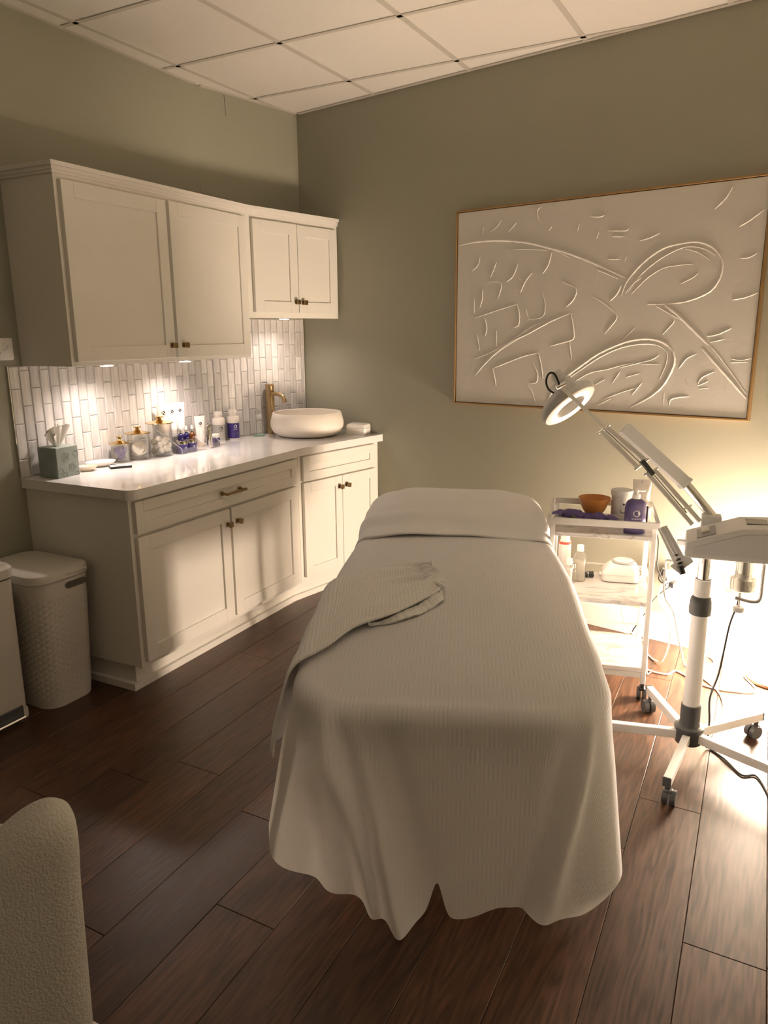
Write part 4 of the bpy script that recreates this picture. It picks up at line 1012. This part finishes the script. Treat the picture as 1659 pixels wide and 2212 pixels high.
for nm, bb in (('top_rail',(-HX-.010,HX+.010,-HY-.012,-HY-.003)),('top_rail',(-HX,HX,HY+.003,HY+.012)),('side_rail',(-HX-.010,-HX-.002,-HY-.003,HY+.012)),('side_rail',(HX+.002,HX+.010,-HY-.003,HY+.012))):
    obj(nm, MB().box(*bb,.738,.766,.0015), M_TFR, TRO)
for z in (.465,.19):
    obj('guard_rail', MB().box(-HX,HX,HY-.004,HY,z,z+.008,.001), M_TFR, TRO); 
    for sx in (-1,1): obj('guard_rail', MB().box(sx*HX-.003,sx*HX+.003,-HY+.01,HY-.01,z,z+.008,.001), M_TFR, TRO)
def onT(x, y, z): return (TX+math.cos(TA)*x-math.sin(TA)*y, TY+math.sin(TA)*x+math.cos(TA)*y, z)
zt = .7055
BW = tag(obj('mixing_bowl', MB().lathe([(0,.0),(.022,0),(.032,.006),(.048,.030),(.060,.056),(.066,.072),(.0645,.0725),(.058,.056),(.046,.031),(.030,.009),(0,.006)], 40), mat('amber_silicone', (.60,.26,.07), .35)), 'orange rubber mixing bowl on the trolley top', 'bowl'); BW.location = onT(-.035,.125,zt); BW.scale = (1.05,1.05,1.15)
# gloves: two crumpled nitrile gloves
M_GLOVE = mat('violet_nitrile', (.11,.075,.25), .45)
def glove(loc, rz, seed, label, sc=1.0):
    r_ = random.Random(seed); t = thing('nitrile_glove', label, 'glove', loc, rz, 'purple gloves')
    def lump(name, pts, rad, flat):
        mb = MB().tube(pts, rad, 14); ph = [r_.uniform(0,6.28) for _ in range(6)]; vs = []
        for x, y, z in mb.v:
            k = 1+.10*math.sin(90*x+60*y+ph[0])+.07*math.sin(150*y-70*x+ph[1])
            vs.append((x+.0025*math.sin(120*y+ph[2]), y+.003*math.sin(110*x+ph[3]), max(.0006, .002+z*flat*k+.002*math.sin(85*x+ph[4]))))
        mb.v = vs; mb.auto = False; obj(name, mb, M_GLOVE, t)
    S = sc
    lump('palm', [(-.045*S,0,.012),(-.02*S,.004,.016),(.01*S,.006,.017),(.04*S,.002,.013)], lambda q: .030*(.55+.45*math.sin(math.pi*(.12+.76*q)))*S**.5, .75)
    lump('cuff', [(.030*S,.003,.013),(.055*S,-.004,.014),(.085*S,-.012,.012)], lambda q: (.022+.010*q)*S**.5, .7)
    for k in range(4):
        y0 = (-.018+.012*k)*S; a = -.35+.22*k+r_.uniform(-.15,.15); L = (.055,.066,.068,.058)[k]*S
        lump('finger', [(-.036*S,y0,.012),(-.036*S-.5*L,y0+.4*L*a,.014),(-.036*S-L,y0+L*a*1.2,.008)], lambda q: .0095*(1-.45*q), .9)
    lump('thumb', [(-.005*S,.020*S,.014),(-.02*S,.042*S,.016),(-.045*S,.052*S,.010)], lambda q: .0105*(1-.4*q), .9)
    return t
glove(onT(-.015,.030,zt+.0005), R(190), 4, 'crumpled purple glove in front of the orange bowl', .80)
glove(onT(-.125,.075,zt+.0005), R(-12), 9, 'stretched purple glove at the left of the trolley top', .90)
SP = tag(obj('spatula', MB().tube([onT(-.125,.010,zt+.022),onT(-.10,-.006,zt+.010),onT(-.07,-.03,zt+.006),onT(-.045,-.045,zt+.005)], lambda t: .0065-.003*t, 8), mat('olive_rubber', (.10,.11,.08), .5)), 'small dark spatula beside the purple gloves', 'spatula')
PJ_ = thing('powder_jar', 'tall pale plastic jar with a screw lid at the back of the trolley top', 'jar', onT(.078,.122,zt), R(25))
obj('jar_body', MB().lathe([(0,0),(.040,0),(.042,.002),(.042,.100),(0,.1005)], 32), mat('translucent_plastic', (.62,.61,.61), .35), PJ_)
obj('lid', MB().lathe([(0,.101),(.046,.101),(.046,.122),(.043,.124),(0,.124)], 32), M_GPLAST, PJ_)
cs_ = cylsurf(.042); n_ = 20
ringv = [(.014*math.cos(2*math.pi*i/n_), .040+.014*math.sin(2*math.pi*i/n_)) for i in range(n_)]; ringi = [(.0115*math.cos(2*math.pi*i/n_)-.001, .0415+.0115*math.sin(2*math.pi*i/n_)) for i in range(n_)]
mb = MB().add([cs_(x,z,.0004) for x,z in ringv]+[cs_(x,z,.0004) for x,z in ringi], [(i,(i+1)%n_,n_+(i+1)%n_,n_+i) for i in range(n_)]); mb.add([cs_(.005*math.cos(2*math.pi*i/12), .066+.005*math.sin(2*math.pi*i/12), .0004) for i in range(12)], [tuple(range(12))])
obj('printed_mark', mb, M_PRINTB, PJ_)
tb = cream_tube(onT(.160,.152,zt), R(8), .165, .078, 'big white squeeze tube standing behind the purple pump bottle on the trolley'); tb['group'] = 'trolley tubes'
for ch in list(tb.children):
    if ch.name.startswith('printed_mark'):
        for g_ in list(ch.children): bpy.data.objects.remove(g_)
        bpy.data.objects.remove(ch)
mb = MB()
for k in range(10): mb.box(-.024,.024-.006*(k%3),-.0030-.026*(1-min(1,(.138-.008*k-.032)/.113)),-.0029-.026*(1-min(1,(.138-.008*k-.032)/.113)),.138-.008*k,.1392-.008*k)
mb.box(-.002,.002,-.0027,-.0023,.152,.160)
obj('small_print', mb, M_PRINTG, tb)
PB_ = thing('pump_bottle', 'purple pump bottle with a white pump at the front of the trolley top', 'bottle', onT(.122,-.135,zt), R(22))
def ov(a, b, n=28): return [(a*math.cos(2*math.pi*i/n), b*math.sin(2*math.pi*i/n)) for i in range(n)]
obj('bottle_body', capped([(ov(.040,.026),0),(ov(.042,.028),.003),(ov(.042,.028),.105),(ov(.040,.027),.120),(ov(.033,.024),.132),(ov(.022,.019),.139),(ov(.015,.015),.141)]), mat('purple_bottle', (.085,.065,.17), .3), PB_)
obj('pump_collar', MB().lathe([(0,.1415),(.0155,.1415),(.0155,.158),(.012,.160),(0,.160)], 22), M_WPLAST, PB_)
p_ = obj('pump_head', MB().lathe([(.0055,.160),(.0055,.166),(.0085,.168),(.0085,.178),(0,.179)], 18), M_WPLAST, PB_); obj('spout', MB().box(.004,.034,-.0045,.0045,.170,.178,.002), M_WPLAST, p_)
printed(PB_, lambda x, z, l: (x, -(.028*math.sqrt(max(0,1-(x/.042)**2))+l), z), .0135, .085, M_PRINTW, mat('purple_bottle', (0,0,0)), [(-.045,.014),(-.049,.012)])
o = tag(obj('glass_dish', MB().lathe([(0,.002),(.03,.002),(.046,.016),(.050,.022),(.048,.022),(.044,.016),(.028,.005),(0,.005)], 36), M_GLASS), 'shallow clear glass dish between the gloves and the pump bottle', 'dish'); o.location = onT(.045,.035,zt)
PN = tag(obj('marker_pen', MB().cyl(onT(.178,.02,zt+.006),onT(.186,.12,zt+.052),.0052,n=10), M_BLACK), 'thin black pen leaning behind the pump bottle on the trolley', 'pen')
# middle shelf
zmid = .4305
WW = thing('wax_warmer', 'white electric wax warmer with a round lid on the middle trolley shelf', 'wax warmer', onT(.092,.105,zmid), R(13))
obj('housing', capped([(rrect(.076,.062,.024),.003),(rrect(.079,.065,.026),.007),(rrect(.076,.062,.026),.032)]), M_WPLAST, WW)
mb = capped([(rrect(.0775,.0635,.027),.0345),(rrect(.076,.062,.027),.044),(rrect(.060,.053,.030),.068),(rrect(.050,.047,.034),.078)])
mb.v = [(x+.010*(z-.0345)/.044, y, z) for x, y, z in mb.v]; obj('upper_shell', mb, M_WPLAST, WW)
obj('seam', capped([(rrect(.0745,.0605,.026),.0315),(rrect(.0745,.0605,.026),.035)]), M_GPLAST, WW)
l_ = obj('lid', MB().lathe([(.046,.0785),(.049,.081),(.049,.085),(.045,.0875),(.040,.0878)], 36, c=(.010,0,0)), mat('warmer_rim', (.33,.34,.34), .35), WW); obj('lid_cap', MB().lathe([(.042,.083),(.041,.089),(.03,.0915),(0,.0925)], 30, c=(.010,0,0)), M_WPLAST, l_)
obj('foot', MB().box(-.06,.06,-.05,.05,.0,.003), M_DGREY, WW)
obj('side_knob', MB().cyl((-.078,0,.018),(-.088,0,.018),.008,n=12), M_WPLAST, WW)
obj('power_lead', MB().tube([(.076,.01,.05),(.10,.005,.04),(.104,.0,.02),(.085,-.005,.016),(.10,-.02,-.01)], .0025, 6), M_WPLAST, WW)
CB = thing('toner_bottle', 'clear bottle of liquid with a white cap on the middle trolley shelf', 'bottle', onT(-.082,.045,zmid), 0)
obj('bottle_body', MB().lathe([(0,0),(.026,0),(.028,.003),(.028,.100),(.024,.118),(.014,.130),(.013,.134)], 28), M_GLASS, CB)
obj('liquid', MB().lathe([(0,.004),(.0255,.004),(.0255,.088),(0,.088)], 24), glass('pale_liquid', (.93,.90,.84), vis=.35), CB)
obj('cap', MB().lathe([(0,.134),(.0145,.134),(.0145,.160),(0,.160)], 20), M_WPLAST, CB)
SB = thing('spray_can', 'white canister with a red band at the back left of the middle trolley shelf', 'canister', onT(-.150,.120,zmid), 0)
obj('can_body', MB().lathe([(0,0),(.027,0),(.027,.150),(.020,.160),(.019,.20),(0,.20)], 26), M_WPLAST, SB); obj('red_band', MB().lathe([(.0273,.143),(.0276,.144),(.0276,.153),(.0265,.154)], 26), mat('red_print', (.55,.10,.07), .5), SB)
rot_bottle('small_bottle', 'small white-capped bottle nearest the bed on the middle trolley shelf', 'bottle', onT(-.125,-.01,zmid), 0, [('bottle_body', [(0,0),(.015,0),(.016,.002),(.016,.075),(.011,.085)], M_GLASS), ('contents', [(0,.003),(.0145,.003),(.0145,.070),(0,.070)], M_TUBE), ('cap', [(0,.085),(.0125,.085),(.0125,.112),(0,.113)], M_WPLAST)])
rot_bottle('small_bottle', 'little silver-topped vial beside the clear toner bottle', 'bottle', onT(-.106,.0,zmid), 0, [('bottle_body', [(0,0),(.010,0),(.0105,.002),(.0105,.060),(.008,.068)], M_GLASS), ('cap', [(0,.068),(.009,.068),(.009,.088),(0,.089)], M_CHROME)])
BR = thing('face_brush', 'black brush lying on the middle trolley shelf behind the toner bottle', 'brush', onT(-.055,.092,zmid), R(24))
obj('handle', MB().cyl((-.06,0,.011),(.008,0,.013),.007,.012,n=14), M_BLACK, BR); obj('ferrule', MB().cyl((.0082,0,.0135),(.011,0,.0135),.0132,n=16), M_CHROME, BR); obj('bristles', MB().cyl((.0112,0,.0135),(.034,0,.0135),.0125,.0135,n=16), M_BLACK, BR)

# ------------------------------------------------------------------ facial machine on a five-star stand
SX, SY, SA = 2.74, -1.487, R(7)
ST = thing('facial_steamer_stand', 'grey facial machine with magnifier arm on a white five-legged rolling stand', 'facial machine', (SX,SY,0), SA)
M_MACH = mat('machine_plastic', (.78,.79,.81), .38)
M_POLE = mat('pole_paint', (.82,.82,.82), .35)
for k in range(5):
    a = R(266+72*k)-SA; c, s = math.cos(a), math.sin(a); L = .345
    M_ = Matrix.Rotation(a, 4, 'Z')
    leg = MB().box(.036, L, -.013, .013, .072, .104, .002); leg.xf(M_); lo = obj('leg', leg, M_POLE, ST)
    cap = MB().box(L, L+.006, -.0135, .0135, .071, .105, .002); cap.xf(M_); obj('end_cap', cap, M_DGREY, lo)
    cs = MB().cyl((L-.018,0,.073),(L-.018,0,.050),.009,n=10).box(L-.030,L-.004,-.010,.018,.042,.054,.004); cs.xf(M_); co = obj('caster', cs, M_DGREY, lo)
    for dx in (-.012,.012):
        wv_ = MB().cyl((L-.02,.008+dx-.009,.0255),(L-.02,.008+dx+.009,.0255),.025,n=20); wv_.xf(M_)
        me_ = wv_
        obj('wheel_disc', me_, M_DGREY, lo)
obj('hub', MB().lathe([(0,.060),(.044,.060),(.046,.064),(.046,.110),(.050,.113),(.050,.122),(.044,.126),(.036,.128),(.034,.135),(.034,.205),(.0315,.208)], 32), M_DGREY, ST)
obj('lower_pole', MB().lathe([(.0295,.20),(.0275,.548)], 28), M_POLE, ST)
obj('clamp_collar', MB().lathe([(.028,.546),(.037,.548),(.038,.575),(.036,.580),(.037,.590),(.034,.606),(.028,.613)], 12), M_DGREY, ST)
obj('inner_sleeve', MB().lathe([(.0275,.612),(.0275,.672),(.024,.674)], 28), M_POLE, ST)
obj('chrome_pole', MB().lathe([(.0205,.60),(.0205,.772)], 24), M_CHROME, ST)
prof = [(-.066,.768),(-.068,.775),(-.066,.818),(.097,.879),(.205,.886),(.37,.825),(.372,.768)]
body = MB(); n_ = len(prof)
body.add([(x,-.09,z) for x,z in prof]+[(x,.09,z) for x,z in prof], [tuple(range(n_-1,-1,-1)), tuple(range(n_,2*n_))]+[(i,(i+1)%n_,n_+(i+1)%n_,n_+i) for i in range(n_)])
bo = obj('machine_housing', body, M_MACH, ST); bv = bo.modifiers.new('bevel','BEVEL'); bv.width = .005; bv.segments = 2
pan = [(-.044,.784),(-.044,.805),(.104,.860),(.196,.866),(.196,.784)]
pm = MB(); n_ = len(pan); pm.add([(x,-.0905,z) for x,z in pan]+[(x,-.0925,z) for x,z in pan], [tuple(range(n_)), tuple(range(2*n_-1,n_-1,-1))]+[(i,n_+i,n_+(i+1)%n_,(i+1)%n_) for i in range(n_)])
obj('front_panel', pm, mat('panel_grey', (.70,.715,.74), .45), bo)
def slope(x): return .818+(x+.066)*(.061/.163)
sw = MB(); x0, x1 = -.034, .022
sw.add([(x,y,slope(x)+h_) for h_ in (.0008,.003) for x,y in ((x0,-.070),(x1,-.070),(x1,.045),(x0,.045))], [(0,1,2,3),(4,5,6,7),(0,1,5,4),(1,2,6,5),(2,3,7,6),(3,0,4,7)])
so_ = obj('switch_plate', sw, mat('switch_grey', (.42,.43,.45), .4), bo)
k_ = MB().box(-.020,.006,-.035,.010,0,.012,.003); k_.xf(Matrix.Translation((0,0,slope(-.007)+.003)) @ Matrix.Rotation(-math.atan(.374),4,'Y')); obj('rocker', k_, M_WPLAST, so_)
obj('display', MB().box(.112,.176,-.030,.040,.881,.8855,.001), mat('display_grey', (.22,.22,.23), .2), bo)
# mist vessel under the housing
GV = obj('glass_vessel', MB().lathe([(0,.632),(.030,.632),(.048,.640),(.057,.656),(.058,.672),(.058,.765),(.055,.765),(.055,.674),(.045,.645),(0,.638)], 36, c=(.113,0,0)), M_GLASS, ST)
obj('water', MB().lathe([(0,.640),(.044,.646),(.054,.672),(.0545,.700),(0,.700)], 30, c=(.113,0,0)), glass('water', (.95,.94,.92), vis=.2), GV)
obj('heating_core', MB().lathe([(0,.652),(.040,.652),(.040,.690),(.027,.694),(.027,.768)], 28, c=(.122,0,0)), M_CHROME, ST)
obj('retaining_hook', MB().tube([(.176,-.035,.769),(.176,-.035,.70),(.176,-.035,.645),(.170,-.035,.626),(.150,-.035,.622),(.115,-.035,.627),(.100,-.035,.630)], .0062, 12), M_STEEL, ST)
hk = obj('hook_screw', MB().cyl((.114,-.035,.648),(.114,-.035,.598),.0035,n=10), M_STEEL, ST); obj('thumb_screw', MB().lathe([(0,.583),(.017,.583),(.0185,.586),(.0185,.596),(.016,.599),(0,.599)], 10, c=(.114,-.035,0)), M_GPLAST, hk)
# probe holder on the left side
hb = MB().box(-.094,-.066,-.02,.0,.790,.806,.002); obj('holder_arm', hb, M_MACH, ST)
# the following parts are given in room coordinates
STI = Matrix.Translation((SX,SY,0)) @ Matrix.Rotation(SA,4,'Z'); STI = STI.inverted()
def rp(name, mb, m, parent=ST): mb.xf(STI); return obj(name, mb, m, parent)
e1 = Vector((2.668,-1.560,.745)); e0 = Vector((2.606,-1.571,.858)); ed = (e1-e0).normalized(); er = Vector((math.cos(SA),math.sin(SA),0)); en = ed.cross(er).normalized()
def plate(p0, p1, w0, w1, th):
    d = (p1-p0).normalized(); a = (er-d*er.dot(d)).normalized(); nn = d.cross(a); mb = MB(); vs = []
    for q, w_ in ((p0,w0),(p1,w1)):
        for sx, sy in ((-1,-1),(1,-1),(1,1),(-1,1)): vs.append((q+a*sx*w_/2+nn*sy*th/2)[:])
    return mb.add(vs, [(0,3,2,1),(4,5,6,7),(0,1,5,4),(1,2,6,5),(2,3,7,6),(3,0,4,7)])
pa = (er-ed*er.dot(ed)).normalized(); pn = ed.cross(pa)
if pn.y > 0: pn = -pn
ph_ = rp('probe_holder', plate(e0, e1, .030, .040, .010), M_MACH)
rp('holder_tray', plate(e1-ed*.006-pn*.004, e1+ed*.020+Vector((.010,0,0)), .070, .062, .020), M_MACH)
ga = MB().tube([e0-ed*.004+pn*.012, e0.lerp(e1,.3)+pn*.013, e0.lerp(e1,.7)+pn*.013, e1-ed*.014+pn*.012], lambda t: .0105-.0035*t, 14); rp('glass_electrode', ga, M_GLASS)
for k in range(3):
    q = e0.lerp(e1,.80+.11*k)+pn*(.0056 if k < 1 else .0075)+pn*.0035*(k > 0); gb = MB().add([(q+pa*(.009*math.cos(t))+ed*(.0042*math.sin(t)))[:] for t in [2*math.pi*i/14 for i in range(14)]], [tuple(range(14))])
    rp('socket_hole', gb, M_BLACK)
rp('plug_body', MB().cyl((2.672,-1.573,.733),(2.682,-1.575,.708),.0105,n=12), M_BLACK)
# magnifier arm
def bar2(name, a, b, r, m, n=10): return rp(name, MB().cyl(a, b, r, n=n), m)
def flatbar(a, b, w_, th):
    a, b = Vector(a), Vector(b); d = (b-a).normalized(); q = Vector((-.4646,.8575,-.2338)); nn = (q-d*q.dot(d)).normalized(); s_ = d.cross(nn); mb = MB(); vs = []
    for p_ in (a,b):
        for i, j in ((-1,-1),(1,-1),(1,1),(-1,1)): vs.append((p_+s_*i*w_/2+nn*j*th/2)[:])
    return mb.add(vs, [(0,3,2,1),(4,5,6,7),(0,1,5,4),(1,2,6,5),(2,3,7,6),(3,0,4,7)])
rp('lamp_rod', flatbar((2.285,-1.752,1.331),(2.412,-1.622,1.183),.011,.006), M_POLE)
for nm, a, b in (('arm_tube',(2.408,-1.590,1.183),(2.534,-1.553,1.075)),('arm_tube',(2.394,-1.601,1.171),(2.513,-1.570,1.053)),('arm_tube',(2.563,-1.546,1.044),(2.714,-1.510,.878)),('arm_tube',(2.543,-1.559,1.035),(2.692,-1.525,.868))):
    rp(nm, flatbar(a, b, .013, .010), M_POLE)
for a, b in (((2.402,-1.596,1.177),(2.523,-1.562,1.064)),((2.553,-1.553,1.040),(2.672,-1.525,.905))):
    a, b = Vector(a), Vector(b); P = []; d = (b-a).normalized(); s_ = d.orthogonal().normalized(); q_ = d.cross(s_)
    rp('tension_rod', MB().cyl(a, b, .0030, n=8), M_CHROME)
for a, b in (((2.385,-1.607,1.165),(2.415,-1.585,1.193)),((2.505,-1.574,1.046),(2.542,-1.549,1.082)),((2.535,-1.563,1.028),(2.572,-1.541,1.052))): bar2('pivot_pin', a, b, .0042, M_CHROME, 10)
rp('elbow_link', flatbar((2.523,-1.562,1.076),(2.560,-1.552,1.030),.014,.016), M_DGREY)
bar2('cross_pin', (2.662,-1.532,.918), (2.684,-1.512,.930), .0035, M_CHROME)
# magnifier head
LC = Vector((2.288,-1.635,1.260)); LN = Vector((.6793,-.1899,-.7089)).normalized()

LX = Vector((.6837,.5110,.5183)); LX = (LX-LN*LX.dot(LN)).normalized(); LY = LN.cross(LX); LM = Matrix.Translation(LC) @ Matrix((LX,LY,LN)).transposed().to_4x4()      # LY points to the near rim
def lamp_part(name, mb, m, parent=ST): mb.xf(LM); return rp(name, mb, m, parent)
hd = lamp_part('lamp_head', MB().lathe([(.052,.004),(.098,.004),(.100,.0),(.100,-.012),(.094,-.022),(.070,-.040),(.052,-.044)], 44), M_MACH)
lamp_part('light_ring', MB().lathe([(.050,.0045),(.054,.012),(.070,.015),(.086,.014),(.096,.009),(.098,.0045)], 44), M_WPLAST, hd)
lamp_part('lens', MB().lathe([(.0515,-.012),(.03,-.008),(0,-.006)], 36), M_GLASS, hd)
lamp_part('inner_wall', MB().lathe([(.0515,.0045),(.0512,-.043)], 36), M_WPLAST, hd)
kb = MB().box(-.030,.030,.050,.104,-.052,-.004,.005).box(-.016,.016,.070,.112,-.085,-.050,.005)
lamp_part('head_bracket', kb, M_MACH, hd)
rp('bracket_screw', MB().cyl((2.279,-1.758,1.322),(2.302,-1.742,1.335),.007,n=10), M_CHROME, hd)
rp('lamp_lead', MB().tube([(2.288, -1.752, 1.325),(2.281, -1.754, 1.346),(2.27, -1.756, 1.365),(2.258, -1.759, 1.369),(2.249, -1.763, 1.358),(2.248, -1.767, 1.337),(2.257, -1.767, 1.317),(2.273, -1.763, 1.306)], .0032, 8), M_BLACK, hd)
# steam arm behind the magnifier arm
rp('steam_arm_sleeve', flatbar((2.436,-1.441,1.166),(2.644,-1.380,.977),.040,.036), M_MACH)
rp('steam_arm_tube', MB().cyl((2.640,-1.381,.981),(2.744,-1.357,.858),.0165,n=18), M_CHROME)
rp('steam_arm_collar', flatbar((2.640,-1.3812,.981),(2.648,-1.379,.973),.044,.040), M_GPLAST)
obj('arm_socket', MB().box(-.02,.045,.085,.145,.82,.872,.006), M_MACH, ST)

# ------------------------------------------------------------------ outlet and cords by the back wall
OT = thing('wall_outlet', 'white double power outlet crowded with plugs low on the back wall', 'outlet', onC(2.575,.0005,.335), ANG_C)
obj('cover_plate', MB().box(-.040,.040,-.006,0,-.060,.060,.003), M_WPLAST, OT)
for z in (-.022,.022): obj('receptacle', MB().box(-.017,.017,-.0085,-.0055,z-.014,z+.014,.002), M_GPLAST, OT)
o = thing('plug_adapter', 'chunky white plug-in adapter on the wall outlet', 'adapter', onC(2.560,.011,.360), ANG_C)
obj('adapter_body', MB().box(-.025,.030,-.052,.0,-.022,.030,.005), M_WPLAST, o)
obj('adapter_prong', MB().box(-.045,-.0255,-.045,-.010,-.012,.018,.003), M_DGREY, o)
o = tag(obj('black_plug', MB().box(-.013,.013,-.045,-.0,-.014,.014,.004), M_BLACK), 'black plug in the lower socket of the wall outlet', 'plug'); o.location = onC(2.575,.010,.310); o.rotation_euler = (0,0,ANG_C)
def cord(name, label, pts, r, m):
    return tag(obj(name, MB().tube(pts, r, 8), m), label, 'cord')
M_GCORD = mat('grey_cord', (.42,.41,.40), .5); M_WCORD = mat('white_cord', (.78,.74,.68), .5)
cord('power_cord', 'black cord hanging under the mist vessel and trailing over the floor to the right', [(2.855,-1.475,.632),(2.851,-1.47,.59),(2.835,-1.465,.52),(2.825,-1.46,.42),(2.815,-1.45,.32),(2.795,-1.44,.22),(2.80,-1.42,.12),(2.80,-1.43,.03),(2.805,-1.40,.005),(2.863,-1.452,.004),(2.923,-1.532,.004),(2.968,-1.516,.004),(3.008,-1.613,.004),(3.03,-1.70,.004)], .0036, M_BLACK)
cord('power_cord', 'grey cord looping from the machine bracket down to the floor behind the pole', [(2.640,-1.545,.74),(2.60,-1.35,.68),(2.578,-1.178,.60),(2.580,-1.197,.54),(2.590,-1.207,.49),(2.611,-1.10,.40),(2.619,-.98,.28),(2.625,-.80,.12),(2.632,-.69,.01),(2.66,-.73,.004),(2.721,-.795,.004),(2.789,-.893,.004),(2.825,-1.02,.004),(2.822,-1.186,.004),(2.804,-1.253,.004)], .0036, M_GCORD)
cord('power_cord', 'grey cord dropping from the outlet to the skirting behind the pole', [onC(2.60,.045,.33),onC(2.625,.055,.25),onC(2.640,.05,.15),onC(2.66,.045,.06),(2.70,-.535,.004),(2.735,-.56,.004),(2.751,-.60,.004),(2.739,-.643,.004),(2.70,-.689,.004)], .0036, M_GCORD)
cord('power_cord', 'black cord dropping behind the right trolley posts to the outlet', [onT(.19,.215,.70),(2.475,-.70,.60),(2.485,-.72,.52),(2.49,-.73,.46),(2.52,-.73,.395),(2.495,-.70,.40),(2.50,-.62,.43),onC(2.555,.05,.315)], .0030, M_BLACK)
cord('power_cord', 'black cord slanting from the outlet down behind the trolley', [onC(2.575,.058,.308),onC(2.52,.09,.25),onC(2.49,.12,.18),onC(2.45,.14,.10),onC(2.40,.12,.02),onC(2.30,.10,.004)], .0030, M_BLACK)
cord('power_cord', 'white cord hanging in a loose bend beside the trolley post', [onC(2.585,.05,.345),(2.50,-.60,.34),(2.50,-.70,.30),(2.545,-.72,.24),(2.570,-.74,.17),(2.560,-.74,.08),(2.54,-.74,.02),(2.50,-.70,.0045),(2.46,-.64,.0045)], .0040, M_WCORD)
cord('power_cord', 'cream cord lying in a loop on the floor and running to the glowing lamp', [(2.483,-.821,.0045),(2.532,-.835,.0045),(2.583,-.828,.0045),(2.608,-.777,.0045),(2.652,-.805,.0045),(2.714,-.860,.0045),(2.775,-.882,.0045),(2.841,-.878,.0045),(2.918,-.855,.0045),(2.935,-.806,.0045),(2.905,-.74,.0045),(2.886,-.70,.006),(2.882,-.675,.010)], .0040, M_WCORD)
cord('power_cord', 'white cord hanging in a loop over the bottom trolley shelf', [onT(.15,.10,.415),onT(.115,.05,.39),onT(.105,.03,.33),onT(.115,.02,.27),onT(.165,.03,.20),onT(.212,.05,.165),onT(.225,.06,.10),onT(.235,.08,.0045),onT(.26,.12,.0045)], .0036, M_WCORD)
